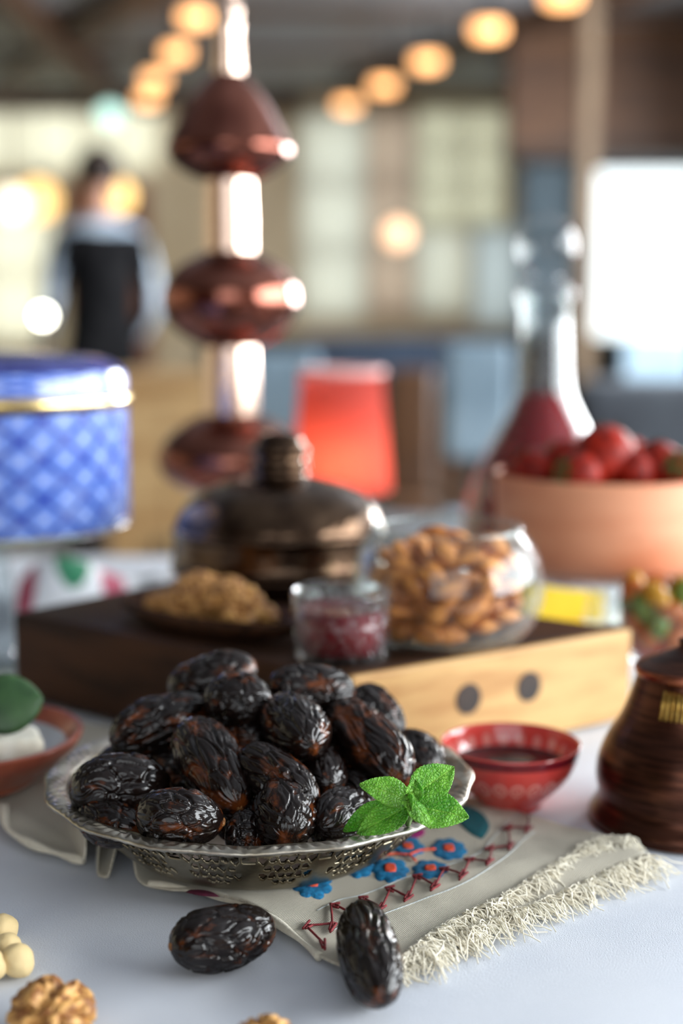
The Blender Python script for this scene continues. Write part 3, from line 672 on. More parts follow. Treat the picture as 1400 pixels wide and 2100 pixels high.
D = [
 ((345, 1420, .745), (527, 1366, .748), .027, 0, .3, 'dark date on top at the back of the heap, nearest the wooden block', 0),
 ((418, 1440, .712), (560, 1442, .705), .027, 1, 1.2, 'blackish date just below the topmost back date', 0),
 ((548, 1413, .722), (727, 1414, .735), .026, 2, 2.2, 'lightest glossy date at the top of the heap below the jam glass', 0),
 ((226, 1522, .70), (428, 1446, .722), .028, 3, .5, 'long finely ridged date on the upper slope facing the plate', 0),
 ((383, 1488, .692), (492, 1660, .640), .030, 4, .2, 'large amber-flecked date lying steeply in the middle of the heap', 1),
 ((142, 1622, .655), (354, 1616, .668), .031, 5, .9, 'wide date lying flat against the bowl rim, farthest from the mint', 0),
 ((278, 1670, .622), (458, 1686, .622), .025, 1, 2.6, 'low date with a pale stem end by the front rim', 1),
 ((495, 1543, .665), (648, 1648, .638), .025, 0, 2.0, 'smooth glossy date sloping down in the centre of the heap', 0),
 ((572, 1462, .712), (640, 1530, .660), .030, 2, 4.0, 'round-ended date pointing at the viewer under the lightest date', 0),
 ((635, 1556, .700), (675, 1612, .655), .023, 3, 3.0, 'small shiny date end peeping out above the mint sprig', 0),
 ((572, 1622, .655), (592, 1722, .615), .029, 4, 1.4, 'upright coppery date at the middle of the front rim', -1),
 ((648, 1702, .628), (748, 1648, .662), .024, 5, .4, 'dark date half hidden behind the mint leaves', 0),
 ((682, 1456, .722), (830, 1608, .668), .031, 3, 3.6, 'big rust-flecked date sloping down behind the mint', 0),
 ((728, 1416, .760), (812, 1524, .735), .028, 0, 1.0, 'dull blackish date at the back beside the pale wood', 0),
 ((812, 1530, .735), (892, 1584, .705), .026, 1, .2, 'dark date at the far side of the bowl near the red dish', 0),
 ((448, 1648, .665), (535, 1702, .640), .024, 2, .8, 'shadowed date between the two front rim dates', 0),
 ((440, 1508, .715), (560, 1520, .700), .025, 5, 2.4, 'date wedged in shade under the blackish upper dates', 0),
 ((690, 1610, .690), (778, 1650, .668), .025, 4, .2, 'shaded date directly above the mint sprig', 0),
 ((168, 1668, .655), (290, 1706, .633), .021, 2, .3, 'low shaded date tucked under the wide flat date', 0),
 ((545, 1560, .715), (640, 1585, .700), .026, 1, .7, 'date mostly buried in the middle of the heap', 0),
 ((290, 1560, .715), (420, 1590, .690), .026, 0, 2.7, 'buried date between the ridged date and the wide date', 0),
 ((480, 1462, .745), (610, 1476, .745), .027, 3, 1.7, 'buried date at the back under the two top dates', 0),
 ((600, 1640, .700), (700, 1640, .690), .026, 5, 1.7, 'buried date low in the bowl behind the coppery date', 0),
 ((420, 1640, .705), (520, 1640, .700), .026, 2, 1.7, 'buried date low in the bowl behind the amber-flecked date', 0),
 ((300, 1690, .665), (400, 1712, .645), .022, 1, 1.9, 'low date lying in shade under the date with a pale stem end', 0),
 ((520, 1690, .665), (610, 1700, .655), .022, 3, 0.9, 'low date on the bowl floor under the coppery date', 0),
 ((640, 1690, .655), (720, 1710, .650), .020, 0, 0.9, 'low date near the rim below the mint leaves', 0),
 ((200, 1600, .71), (300, 1560, .73), .026, 4, 0.9, 'date behind the wide flat date on the shaded side', 0),
 ((462, 1712, .632), (545, 1716, .630), .021, 5, 0.4, 'small low date in the gap at the front rim beside the coppery one', 0),
 ((760, 1590, .735), (850, 1610, .70), .026, 4, 2.7, 'low date on the bowl floor beyond the mint', 0)]
for a, b, w, va, ro, lb, cx in D: date(P(*a), P(*b), w * 1.06, va, ro, lb, calyx=cx)
a = G(349, 1942, .0125); b = G(562, 1898, .0125); date(a, b, .0285, 2, 0.6, 'loose date lying on the white tablecloth in front of the bowl', 'dates lying in front of the bowl', 0.025, calyx=-1)
a = G(735, 1870, .0175); b = G(788, 2048, .0125); date(a, b, .0285, 0, 1.3, 'loose date resting half on the corner of the linen runner', 'dates lying in front of the bowl', 0.026)

# ------------------------------------------------------------------ mint sprig
lf = NT('mint_leaf'); u, v = lf.uv(); av = lf.math('ABSOLUTE', lf.math('SUBTRACT', v, 0.5))
mid = lf.ramp(av, 0.035, 0.0); vein = lf.math('SINE', lf.math('ADD', lf.math('MULTIPLY', u, 44.0), lf.math('MULTIPLY', av, -52.0)))
vein = lf.ramp(vein, 0.80, 1.0); vv = lf.math('MAXIMUM', mid, lf.math('MULTIPLY', vein, 0.55))
cl = lf.n('ShaderNodeTexVoronoi'); cl.feature = 'DISTANCE_TO_EDGE'; cl.inputs['Scale'].default_value = 620; tcn = lf.n('ShaderNodeTexCoord'); lf.l(tcn.outputs['Object'], cl.inputs['Vector'])
puf = lf.ramp(cl.outputs['Distance'], 0.0, 0.22)
base = lf.mix(lf.ramp(lf.noise(90, 3), 0.35, 0.7), rgb(134, 196, 58), rgb(86, 154, 36)); base = lf.mix(lf.math('MULTIPLY', puf, 0.35), lf.mix(0.5, base, rgb(40, 110, 24)), base)
lf.set(Base_Color=lf.mix(lf.math('MULTIPLY', vv, 0.6), base, rgb(168, 214, 96)), Roughness=0.42, Specular_IOR_Level=0.4, Transmission_Weight=0.0, Subsurface_Weight=0.25, Subsurface_Scale=0.002)
lf.b.inputs['Subsurface Radius'].default_value = (0.4, 1.0, 0.2)
lf.bump(lf.math('SUBTRACT', puf, vv), 0.8, 0.0006); m_mint = lf.m
m_stem = M('mint_stem', rgb(120, 170, 70), rgb(90, 140, 50), 100, 0.5)
mint = thing('mint_sprig', 'fresh green mint sprig on the rim of the silver bowl', 'herb', P(842, 1655, .612))
def leaf(bpx, tpx, w, up, cup=0.25, droop=0.15, twist=0.0):
    A = P(*bpx) - mint.location; B = P(*tpx) - mint.location; d = B - A; L = d.length; X = d.normalized(); n0 = Vector(up).normalized(); S = n0.cross(X).normalized(); N = X.cross(S).normalized()
    if twist: Rm = Matrix.Rotation(twist, 3, X); S = Rm @ S; N = Rm @ N
    NU_, NV_ = 64, 21; vs = []; uv = []
    wm = w
    for i in range(NU_ + 1):
        u = i / NU_; prof = (math.sin(math.pi * u ** 0.80) ** 0.72) if 0 < u < 1 else 0.0
        prof *= (1.0 - 0.15 * u); tooth = 1 + 0.055 * (((u * 13) % 1.0) ** 1.5 - 0.4) * (1 if 0.1 < u < 0.97 else 0)
        for j in range(NV_):
            s = j / (NV_ - 1) * 2 - 1; hw = wm / 2 * prof * (tooth if abs(s) > 0.75 else 1)
            q = A + X * (L * u) + S * (hw * s)
            vn = math.sin(44 * u - 26 * abs(s) * 1.0)
            z = -droop * L * (u - 0.4) ** 2 + cup * wm * 0.5 * (abs(s) ** 1.3 - 0.2) * prof - 0.0005 * math.exp(-(s / 0.08) ** 2) + 0.00030 * vn * (1 - abs(s)) * min(1, abs(s) * 5) + 0.0007 * noise.noise(Vector((u * 5, s * 2, L * 900)))
            vs.append(q + N * z); uv.append((u, 0.5 + s * 0.5))
    fs = [(i * NV_ + j, (i + 1) * NV_ + j, (i + 1) * NV_ + j + 1, i * NV_ + j + 1) for i in range(NU_) for j in range(NV_ - 1)]
    o = link('leaf', mesh('leaf', vs, fs, uv), m_mint, mint); so = o.modifiers.new('solid', 'SOLIDIFY'); so.thickness = 0.00035; return o
CAMD = (0.1, -0.75, 0.65)
leaf((842, 1640, .612), (740, 1604, .612), .0150, (-0.1, -0.7, 0.75), .18, .25)
leaf((843, 1634, .616), (933, 1572, .626), .0185, (0.0, -0.9, 0.45), .22, .2)
leaf((846, 1652, .608), (960, 1672, .603), .0195, (0.15, -0.75, 0.65), .15, .25)
leaf((838, 1652, .612), (732, 1708, .606), .0150, (-0.35, -0.85, 0.35), .25, .2)
leaf((800, 1650, .622), (703, 1702, .618), .0120, (-0.4, -0.8, 0.4), .25, .2)
leaf((840, 1636, .605), (888, 1694, .598), .0105, (0.4, -0.6, 0.7), -.55, .3)
leaf((846, 1650, .607), (852, 1598, .613), .0085, (0.1, -0.9, 0.3), .6, .1)
leaf((832, 1628, .607), (842, 1660, .600), .0060, (-0.4, -0.7, 0.6), .5, .2)
leaf((858, 1640, .608), (838, 1612, .611), .0055, (0.3, -0.8, 0.5), .6, .1)
b = MB(); b.tube([P(842, 1640, .608) - mint.location, P(845, 1662, .610) - mint.location, P(836, 1690, .622) - mint.location], [0.0012, 0.0014, 0.0014], 8); b.build('stem', m_stem, mint, True)

# ------------------------------------------------------------------ nuts on the cloth
m_hazel = M('blanched_hazelnut', rgb(240, 220, 172), rgb(220, 184, 118), 120, 0.55, bump=(300, 0.3, 0.0006), stretch=(1, 1, 0.3))
def hazel_mesh(seed):
    vs, fs = ico(4); off = Vector((seed * 7.7, 1, 2)); out = []
    for q in vs:
        k = 1 + 0.05 * noise.noise(q * 2 + off) + 0.025 * noise.noise(Vector((q.x * 7, q.y * 7, q.z * 1.5)) + off); zz = q.z * (1.12 if q.z > 0 else 0.95)
        out.append((q.x * k, q.y * k, (zz + 0.10 * max(0, q.z) ** 8) * k))
    me = mesh('hazelnut', out, fs); me.polygons.foreach_set('use_smooth', [True] * len(me.polygons)); me.materials.append(m_hazel); return me
HM = [hazel_mesh(s) for s in (1, 2)]
for i, (px, py, r, lb, z) in enumerate([(6, 1906, .0068, 'pale hazelnut farthest from the walnut, at the edge of the picture', .0066), (34, 1968, .0070, 'whole pale hazelnut nearest the walnut on the tablecloth', .0068), (14, 1942, .0062, 'pale hazelnut tucked behind the whole one', .0061), (-22, 1978, .0068, 'pale hazelnut cut off by the edge beside the whole one', .0066)]):
    p = G(px, py, z); o = bpy.data.objects.new('hazelnut', HM[i % 2]); COL.objects.link(o); o.location = (p.x, p.y, z); o.scale = (r,) * 3; o.rotation_euler = (1.2 + i, 0.4 * i, i * 1.3); tag(o, lb, 'hazelnut', 'hazelnuts on the tablecloth')
m_walnut = M('walnut_kernel', rgb(214, 162, 92), rgb(136, 84, 38), 2.2, 0.55, bump=(9, 0.3, 0.0006), lo=.4, hi=.6)
def walnut_mesh(seed, half=True):
    vs, fs = ico(5); off = Vector((seed * 3.3, seed, 4)); out = []
    for q in vs:
        w = Vector((noise.noise(q * 2 + off), noise.noise(q * 2 - off), noise.noise(q * 2 + off * 2))) * 0.5
        rd = abs(noise.noise(q * 2.4 + w + off)); k = 0.86 + 0.36 * ss(rd, 0.0, 0.32) + 0.05 * noise.noise(q * 8 + off)
        gap = 1 - 0.48 * math.exp(-(q.x / 0.16) ** 2) * (1 if q.y > -0.55 else 0.2)
        z = q.z * (0.72 if q.z > 0 else 0.45)
        out.append((q.x * k * 1.0, q.y * k * 1.05 * (0.75 + 0.25 * gap), z * k * gap))
    me = mesh('walnut_half', out, fs); me.polygons.foreach_set('use_smooth', [True] * len(me.polygons)); me.materials.append(m_walnut); return me
WM = [walnut_mesh(s) for s in (1, 2, 3)]
def walnut(p, r, rot, lb, gr, k=0):
    o = bpy.data.objects.new('walnut_half', WM[k % 3]); COL.objects.link(o); o.location = p; o.scale = (r,) * 3; o.rotation_euler = rot; return tag(o, lb, 'walnut', gr)
p = G(106, 2068, .009); walnut((p.x, p.y, .0070), .0140, (0.15, 0.1, -0.2), 'large walnut half near the hazelnuts on the tablecloth', 'walnuts on the tablecloth', 0)
p = G(545, 2128, .007); walnut((p.x, p.y, .0050), .0105, (0.1, 0, 0.9), 'walnut piece just showing at the bottom edge of the picture', 'walnuts on the tablecloth', 1)

# ------------------------------------------------------------------ wooden serving block
BT = 0.064
C0 = G(722, 1388, BT); R0 = G(1296, 1290, BT); L0 = G(25, 1256, BT)
C0, R0, L0 = [Vector((q.x, q.y, 0)) for q in (C0, R0, L0)]
e1 = (R0 - C0).normalized(); e2 = (L0 - C0).normalized(); w1 = (R0 - C0).length; w2 = (L0 - C0).length
def BO(s, t_, z=BT): q = C0 + e1 * s + e2 * t_; return Vector((q.x, q.y, z))
m_walnutwood = M('walnut_wood', rgb(74, 46, 28), rgb(44, 27, 17), 9, 0.6, stretch=(1, 1, 5), bump=(60, 0.15, 0.001), Specular_IOR_Level=0.2)
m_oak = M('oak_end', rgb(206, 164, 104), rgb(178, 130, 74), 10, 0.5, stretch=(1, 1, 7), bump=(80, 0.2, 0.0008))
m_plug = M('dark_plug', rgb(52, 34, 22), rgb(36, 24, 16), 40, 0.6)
block = thing('serving_block', 'thick dark wooden serving block with a pale end face behind the dates', 'serving board', (C0.x, C0.y, 0.0))
def prism(name, quad, z0, z1, mat, parent, bev):
    q = [v - C0 for v in quad]; b = MB().add([(v.x, v.y, z0) for v in q] + [(v.x, v.y, z1) for v in q], [(3, 2, 1, 0), (4, 5, 6, 7), (0, 1, 5, 4), (1, 2, 6, 5), (2, 3, 7, 6), (3, 0, 4, 7)])
    return b.build(name, mat, parent, bevel=bev)
n_in = 0.018
prism('body', [BO(0, n_in + .0002), BO(w1, n_in + .0002), BO(w1, w2 + 0.07), BO(0, w2)], 0.002, BT, m_walnutwood, block, 0.003)
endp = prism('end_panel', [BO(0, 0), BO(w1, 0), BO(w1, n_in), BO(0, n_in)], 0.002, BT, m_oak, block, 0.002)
prism('inlay_strip', [BO(0, n_in * 0.15), BO(w1, n_in * .15), BO(w1, n_in), BO(0, n_in)], BT + 0.0001, BT + 0.0016, m_walnutwood, block, 0.0005)
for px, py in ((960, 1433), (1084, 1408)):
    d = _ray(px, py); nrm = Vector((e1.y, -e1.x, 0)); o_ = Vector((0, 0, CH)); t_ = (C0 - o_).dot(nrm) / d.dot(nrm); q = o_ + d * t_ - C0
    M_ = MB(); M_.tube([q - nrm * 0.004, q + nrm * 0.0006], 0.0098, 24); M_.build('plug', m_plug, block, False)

# cut crystal jam glass
m_crystal = clear_glass('cut_crystal', (0.96, 0.97, 0.97), 1.5, 0.05, (0.85, 0.87, 0.9))
m_jam = NT('red_jam'); m_jam.set(Base_Color=m_jam.mix(m_jam.noise(120, 3), rgb(140, 14, 30), rgb(92, 8, 22)), Roughness=0.12, Specular_IOR_Level=0.6); m_jam.bump(m_jam.noise(200, 3), 0.3, 0.001); m_jam = m_jam.m
q = Vector((0.000, C0.y + 0.042, BT)); jar = thing('jam_glass', 'small cut crystal glass of dark red jam on the wooden block', 'glass', q)
def cut(th, r, z):
    if r < 0.02 or z < 0.004 or z > 0.040: return r, z
    a = (th * 14 / (2 * math.pi) + z * 45) % 1; b = (th * 14 / (2 * math.pi) - z * 45) % 1
    g = min(abs(a - .5), abs(b - .5)); return r - 0.0016 * (1 - ss(g, 0.0, 0.12)), z
lathe('glass_wall', [(0.0, 0.0), (0.024, 0.0), (0.0285, 0.002)] + [(0.029 + 0.0022 * k / 24, 0.004 + 0.039 * k / 24) for k in range(25)] + [(0.0306, 0.0445), (0.0292, 0.044), (0.0285, 0.03), (0.027, 0.007), (0.0, 0.006)], m_crystal, jar, 168, 1, cut)
lathe('jam', [(0.0, 0.0062), (0.0262, 0.0072), (0.0272, 0.02), (0.0278, 0.0335), (0.0262, 0.0328), (0.0, 0.0325)], m_jam, jar, 48)

# glass bowl of almonds
m_glass = clear_glass('clear_glass', (0.96, 0.98, 0.97), 0.6, 0.07)
q = Vector((0.068, 0.902, BT)); ab = thing('almond_bowl', 'round clear glass jar of almonds lying on the wooden block', 'jar', q); AR = 0.055
Z0 = Matrix.Rotation(math.radians(28), 4, 'X')
prof = [(0.0, 0.0), (0.030, 0.0), (0.047, 0.008), (0.0555, 0.024), (0.0565, 0.038), (0.052, 0.056), (0.043, 0.068), (0.0425, 0.0695), (0.0415, 0.0685), (0.0495, 0.056), (0.054, 0.038), (0.053, 0.025), (0.0445, 0.0105), (0.029, 0.003), (0.0, 0.003)]
KJ = 1.10; ab.scale = (KJ, KJ, KJ)
lathe('glass_wall', prof, m_glass, ab, 72, 3)
MB().tube([(0.0428 * math.cos(k * math.pi / 32), 0.0428 * math.sin(k * math.pi / 32), 0.069) for k in range(65)], 0.0020, 8).build('rim', m_glass, ab, True)
m_almond = M('almond_skin', rgb(220, 142, 66), rgb(166, 94, 38), 2.0, 0.6, bump=(6, 0.5, 0.0008), stretch=(0.3, 1, 1))
def almond_mesh():
    vs, fs = ico(4); out = []
    for q in vs:
        x = q.x; w = (1 - 0.35 * x) * (1 - 0.12 * abs(x) ** 3); k = 1 + 0.03 * math.sin(math.atan2(q.z, q.y) * 14) * (1 - x * x)
        out.append((x * 1.0, q.y * 0.62 * w * k, q.z * 0.40 * w * k))
    me = mesh('almond', out, fs); me.polygons.foreach_set('use_smooth', [True] * len(me.polygons)); me.materials.append(m_almond); return me
AMe = almond_mesh(); ra = random.Random(11); cnt = 0; pos = []
for it in range(6000):
    if cnt >= 92: break
    th = ra.random() * 6.283; z = ra.uniform(0.011, 0.060); rmax = 0.0425 if 0.018 < z < 0.045 else 0.037 if z < 0.053 else 0.030
    r = rmax * math.sqrt(ra.uniform(0.25, 1)); pt = Vector((r * math.cos(th), r * math.sin(th), z))
    if pt.y > 0.03 and z < 0.04: continue
    if all((pt - o_).length > 0.0115 for o_ in pos):
        pos.append(pt); o = bpy.data.objects.new('almond', AMe); COL.objects.link(o); o.location = Vector(q) + pt * KJ; s = ra.uniform(.0102, .0116); o.scale = (s, s, s)
        o.rotation_euler = (ra.random() * 6, ra.uniform(-.6, .6), th + math.pi / 2 + ra.uniform(-.7, .7)); tag(o, 'brown almond inside the glass jar on the wooden block', 'almond', 'almonds in the glass jar'); cnt += 1

# walnut dish
q = G(432, 1292, BT); wd = thing('wooden_dish', 'oval dark wooden dish of walnut halves on the serving block', 'dish', q); wd.rotation_euler = (0, 0, math.atan2(e2.y, e2.x))
ob = lathe('dish_wall', [(0.0, 0.0), (0.5, 0.0), (0.8, 0.004), (0.97, 0.011), (1.0, 0.0155), (0.96, 0.0162), (0.90, 0.013), (0.74, 0.006), (0.5, 0.003), (0.0, 0.0028)], m_walnutwood, wd, 72, 2, lambda th, r, z: (r, z)); ob.scale = (0.082, 0.033, 1.0)
rw = random.Random(4)
for k in range(26):
    a = rw.random() * 6.283; rr = math.sqrt(rw.random()) * (0.72 if k < 13 else 0.4); lx = 0.080 * rr * math.cos(a) - 0.006; ly = 0.027 * rr * math.sin(a)
    z = 0.0105 + 0.006 * (1 - rr) + (0.010 if k >= 13 else 0); ez = math.atan2(e2.y, e2.x)
    walnut((q.x + lx * math.cos(ez) - ly * math.sin(ez), q.y + lx * math.sin(ez) + ly * math.cos(ez), q.z + z), rw.uniform(.011, .0145), (rw.uniform(-.7, .7), rw.uniform(-.7, .7), rw.random() * 6), 'golden walnut half heaped in the dark wooden dish', 'walnuts in the wooden dish', k).data
# bronze cloche
mb_ = NT('antique_bronze'); n1 = mb_.ramp(mb_.noise(40, 5), 0.35, 0.7); mb_.set(Base_Color=mb_.mix(n1, rgb(98, 78, 62), rgb(54, 40, 32)), Metallic=1.0, Roughness=0.2)
vr = mb_.n('ShaderNodeTexVoronoi'); vr.inputs['Scale'].default_value = 130; tcb = mb_.n('ShaderNodeTexCoord'); mb_.l(tcb.outputs['Object'], vr.inputs['Vector']); mb_.bump(vr.outputs['Distance'], 0.25, 0.0015); m_bronze = mb_.m
q = Vector((-0.047, 1.078, BT)); clo = thing('covered_dish', 'antique bronze domed dish with a knob lid on the wooden block', 'cloche', q); S_ = 1.087 / F
def cpx(hw, py): return (hw * S_, P(557, py, q.y).z - BT)
lathe('dish_base', [(0.0, 0.0), (0.05, 0.0), (0.055, 0.003), (0.07, 0.012), (0.080, 0.0185), (0.084, 0.0195), (0.0845, 0.0215), (0.082, 0.022), (0.0, 0.0215)], m_bronze, clo, 72)
z0 = 0.0222
dome = [(0.0815, z0), (0.0825, z0 + 0.004), (0.0815, z0 + 0.007), (0.0810, z0 + 0.024), (0.0825, z0 + 0.0255), (0.0825, z0 + 0.028), (0.0805, z0 + 0.030), (0.0785, 0.058), (0.0735, 0.067), (0.064, 0.0755), (0.050, 0.082), (0.036, 0.086), (0.026, 0.088)]
lid = lathe('lid', dome, m_bronze, clo, 72, 3)
lathe('knob', [(0.026, 0.0875), (0.0215, 0.090), (0.0205, 0.094), (0.0225, 0.096), (0.0225, 0.0985), (0.0195, 0.1005), (0.0190, 0.105), (0.0220, 0.107), (0.0220, 0.1105), (0.0185, 0.113), (0.0165, 0.118), (0.011, 0.1225), (0.0, 0.124)], m_bronze, lid, 48, 2)

# ------------------------------------------------------------------ red dish of molasses
p0 = G(1042, 1652, 0.0); rd = thing('sauce_dish', 'red patterned ceramic dish of dark syrup beside the dates', 'bowl', (G(1042, 1600, 0.0).x * 0.955, p0.y + 0.0, 0.0))
rdm = NT('red_glaze'); u, v = rdm.uv(); fu = rdm.math('FRACT', rdm.math('MULTIPLY', u, 22.0)); du = rdm.math('SUBTRACT', fu, 0.5)
def ring(vc, asp, r0, r1):
    dv = rdm.math('MULTIPLY', rdm.math('SUBTRACT', v, vc), asp); d = rdm.math('SQRT', rdm.math('ADD', rdm.math('MULTIPLY', du, du), rdm.math('MULTIPLY', dv, dv)))
    return rdm.math('MULTIPLY', rdm.ramp(d, r0 - 0.06, r0), rdm.ramp(d, r1 + 0.06, r1))
f = rdm.math('MAXIMUM', ring(0.36, 9.0, 0.30, 0.40), ring(0.36, 9.0, 0.0, 0.12)); f = rdm.math('MAXIMUM', f, ring(0.30, 12.0, 0.0, 0.06)); f = rdm.math('MAXIMUM', f, ring(0.62, 9.0, 0.0, 0.24))
lineA = rdm.math('MULTIPLY', rdm.ramp(v, 0.47, 0.485), rdm.ramp(v, 0.53, 0.515)); cr = rdm.mix(rdm.noise(30, 3), rgb(226, 84, 76), rgb(206, 64, 58))
rdm.set(Base_Color=rdm.mix(lineA, rdm.mix(rdm.math('MULTIPLY', f, 0.55), cr, rgb(244, 176, 164)), rgb(110, 24, 34)), Roughness=0.15, Coat_Weight=0.4); m_red = rdm.m
RR = 143 * (rd.location.y * _cp + 0.23 * _sp) / F
lathe('dish_wall', [(0.0, 0.0), (0.016, 0.0), (0.018, 0.003), (0.020, 0.0055), (RR * 0.80, 0.017), (RR * 0.94, 0.027), (RR, 0.0360), (RR * 0.985, 0.0372), (RR * 0.955, 0.0360), (RR * 0.89, 0.027), (RR * 0.74, 0.0185), (0.018, 0.009), (0.0, 0.008)], m_red, rd, 96, 3)
m_syrup = M('dark_syrup', (0.012, 0.004, 0.006), (0.02, 0.006, 0.008), 20, 0.05, Coat_Weight=0.5)
lathe('syrup', [(0.0, 0.0242), (RR * 0.825, 0.0242), (RR * 0.855, 0.0248)], m_syrup, rd, 64)

# ------------------------------------------------------------------ brown copper jug at the edge
cj = NT('brown_copper'); ring_n = cj.noise(30, 4, stretch=(1, 1, 14)); cj.set(Base_Color=cj.mix(cj.ramp(ring_n, 0.3, 0.75), rgb(92, 56, 42), rgb(50, 30, 24)), Metallic=0.9, Roughness=0.30); cj.bump(cj.noise(18, 3, stretch=(1, 1, 30)), 0.14, 0.0015); m_jug = cj.m
CXJ = 1432; pj = G(CXJ, 1722, 0.0); jug = thing('copper_jug', 'brown copper jug with a flared lip at the edge of the table', 'jug', (pj.x, pj.y + 0.03, 0.0)); yj = pj.y + 0.03
dj = yj * _cp + 0.2 * _sp
def jpx(x, y): return ((CXJ - x) * dj / F, max(0.0, P(CXJ, y, yj).z))
prof = [(0.0, 0.0), (0.048, 0.0), (0.0520, 0.0015), (0.0525, 0.005), (0.0490, 0.011), (0.0475, 0.016), (0.0490, 0.025), (0.0475, 0.036), (0.0430, 0.047), (0.0375, 0.056), (0.0335, 0.065), (0.0300, 0.075), (0.0280, 0.082)]
lathe('body', prof, m_jug, jug, 96, 4)
m_redcop = M('reddish_copper', rgb(178, 110, 84), rgb(130, 74, 56), 20, 0.25, 1.0)
lathe('lip', [(0.0280, 0.0815), (0.0292, 0.0830), (0.0296, 0.0860), (0.0280, 0.0875), (0.0262, 0.0872)], m_redcop, jug, 96, 2)
lathe('lid', [(0.0285, 0.0874), (0.024, 0.0895), (0.015, 0.0935), (0.008, 0.0965), (0.006, 0.0985), (0.007, 0.1005), (0.004, 0.1025), (0.0, 0.103)], m_jug, jug, 64, 2)
m_brassin = M('brass_inlay', rgb(226, 190, 104), rgb(170, 130, 60), 200, 0.3, 1.0, bump=(300, 0.6, 0.001))
for k in range(7):
    a = -2.25 + 0.085 * k * (1 if k < 7 else 0); zc = 0.089; b = MB()
    b.tube([(0.0290 * math.cos(a), 0.0290 * math.sin(a), 0.0785), (0.0312 * math.cos(a), 0.0312 * math.sin(a), 0.0718), (0.0340 * math.cos(a), 0.0340 * math.sin(a), 0.064)], 0.0011, 6); b.build('brass_inlay', m_brassin, jug, True)
MB().tube([(0.030, 0, 0.078), (0.055, 0, 0.078), (0.070, 0, 0.062), (0.066, 0, 0.045), (0.047, 0, 0.033)], [0.005, 0.005, 0.0055, 0.005, 0.005], 12).build('handle', m_jug, jug, True)

# ------------------------------------------------------------------ plate with cheese and leaf
m_terra = M('terracotta_glaze', rgb(176, 92, 62), rgb(140, 66, 46), 30, 0.35, Coat_Weight=0.3); m_glz = M('pale_glaze', rgb(200, 204, 208), rgb(180, 184, 190), 12, 0.15, Coat_Weight=0.4)
pp = Vector((-0.215, 0.79, 0)); zpl = 0.0095
pl = thing('plate', 'terracotta plate with a pale glazed centre holding cheese and a leaf', 'plate', (pp.x, pp.y, zpl))
lathe('plate_body', [(0.0, 0.0), (0.035, 0.0), (0.040, 0.003), (0.060, 0.018), (0.0655, 0.0265), (0.0650, 0.0285), (0.0625, 0.0280), (0.056, 0.0205)], m_terra, pl, 80, 3)
lathe('glazed_centre', [(0.0562, 0.0207), (0.040, 0.0105), (0.02, 0.0075), (0.0, 0.007)], m_glz, pl, 80, 2)
m_cheese = M('white_cheese', rgb(240, 236, 222), rgb(226, 218, 198), 60, 0.6, bump=(150, 0.4, 0.001))
ch_v, ch_f = ico(4)
for i, (x, y, sx, sy, sz, lb) in enumerate([(0.030, -0.020, .017, .014, .013, 'white cheese cube nearest the dates on the terracotta plate'), (0.006, -0.012, .018, .015, .015, 'white cheese cube behind the first on the terracotta plate')]):
    vs = []
    for c in ch_v:
        k = 1 / max(1e-6, (abs(c.x) ** 5 + abs(c.y) ** 5 + abs(c.z) ** 5) ** 0.2); w = 1 + 0.06 * noise.noise(c * 2.5 + Vector((i * 5, 0, 0))); vs.append((c.x * k * sx * w, c.y * k * sy * w, c.z * k * sz * w))
    o = link('cheese_cube', mesh('cheese_cube', vs, ch_f), m_cheese); o.location = (pp.x + x, pp.y + y, zpl + 0.010 + sz); o.rotation_euler = (0.1, 0.1, 0.4 + i); tag(o, lb, 'cheese', 'cheese on the plate')
m_basil = M('basil_leaf', rgb(58, 92, 48), rgb(38, 68, 34), 40, 0.45, bump=(120, 0.4, 0.001))
A = P(-60, 1420, .765); B = P(84, 1398, .775); d = B - A; X = d.normalized(); N = Vector((0.15, -0.8, 0.6)).normalized(); S = N.cross(X).normalized(); N = X.cross(S); vs = []; n1, n2 = 24, 11
for i in range(n1 + 1):
    uu = i / n1; w = 0.036 * (math.sin(math.pi * uu ** 0.9) ** 0.6 if 0 < uu < 1 else 0)
    for j in range(n2):
        s = j / (n2 - 1) * 2 - 1; vs.append(A + d * uu + S * w * 0.5 * s - S * 0.010 + N * (0.004 * (1 - s * s) - 0.006 * (uu - .5) ** 2))
o = link('basil_leaf', mesh('basil_leaf', vs, [(i * n2 + j, (i + 1) * n2 + j, (i + 1) * n2 + j + 1, i * n2 + j + 1) for i in range(n1) for j in range(n2 - 1)]), m_basil); o.modifiers.new('s', 'SOLIDIFY').thickness = 0.0006
tag(o, 'dark green basil leaf standing over the cheese on the plate', 'leaf')

# ------------------------------------------------------------------ blue tin on glass stand
m_glass2 = clear_glass('stand_glass', (0.90, 0.95, 0.96), 1.6, 0.30)
XT, YT = P(-8, 1100, 1.10).x, 1.10; dT = YT * _cp + 0.1 * _sp
def cake_stand(name, label, x, y, ztop, r, foot_r):
    t = thing(name, label, 'cake stand', (x, y, 0))
    lathe('plate', [(0.0, ztop - 0.006), (r * 0.9, ztop - 0.006), (r, ztop - 0.002), (r + 0.002, ztop), (r, ztop), (0.0, ztop - 0.0005)], m_glass2, t, 72)
    lathe('stem', [(0.0, 0.0), (foot_r, 0.0), (foot_r, 0.003), (foot_r * 0.5, 0.008), (0.012, 0.02), (0.0135, ztop * 0.35), (0.010, ztop * 0.65), (0.0085, ztop * 0.8), (0.012, ztop - 0.012), (0.022, ztop - 0.0062), (0.0, ztop - 0.0061)], m_glass2, t, 40, 3)
    return t
zs = P(20, 1100, YT - 0.08).z
cake_stand('cake_stand', 'clear glass pedestal under the blue patterned tin', XT, YT, zs, 0.104, 0.030)
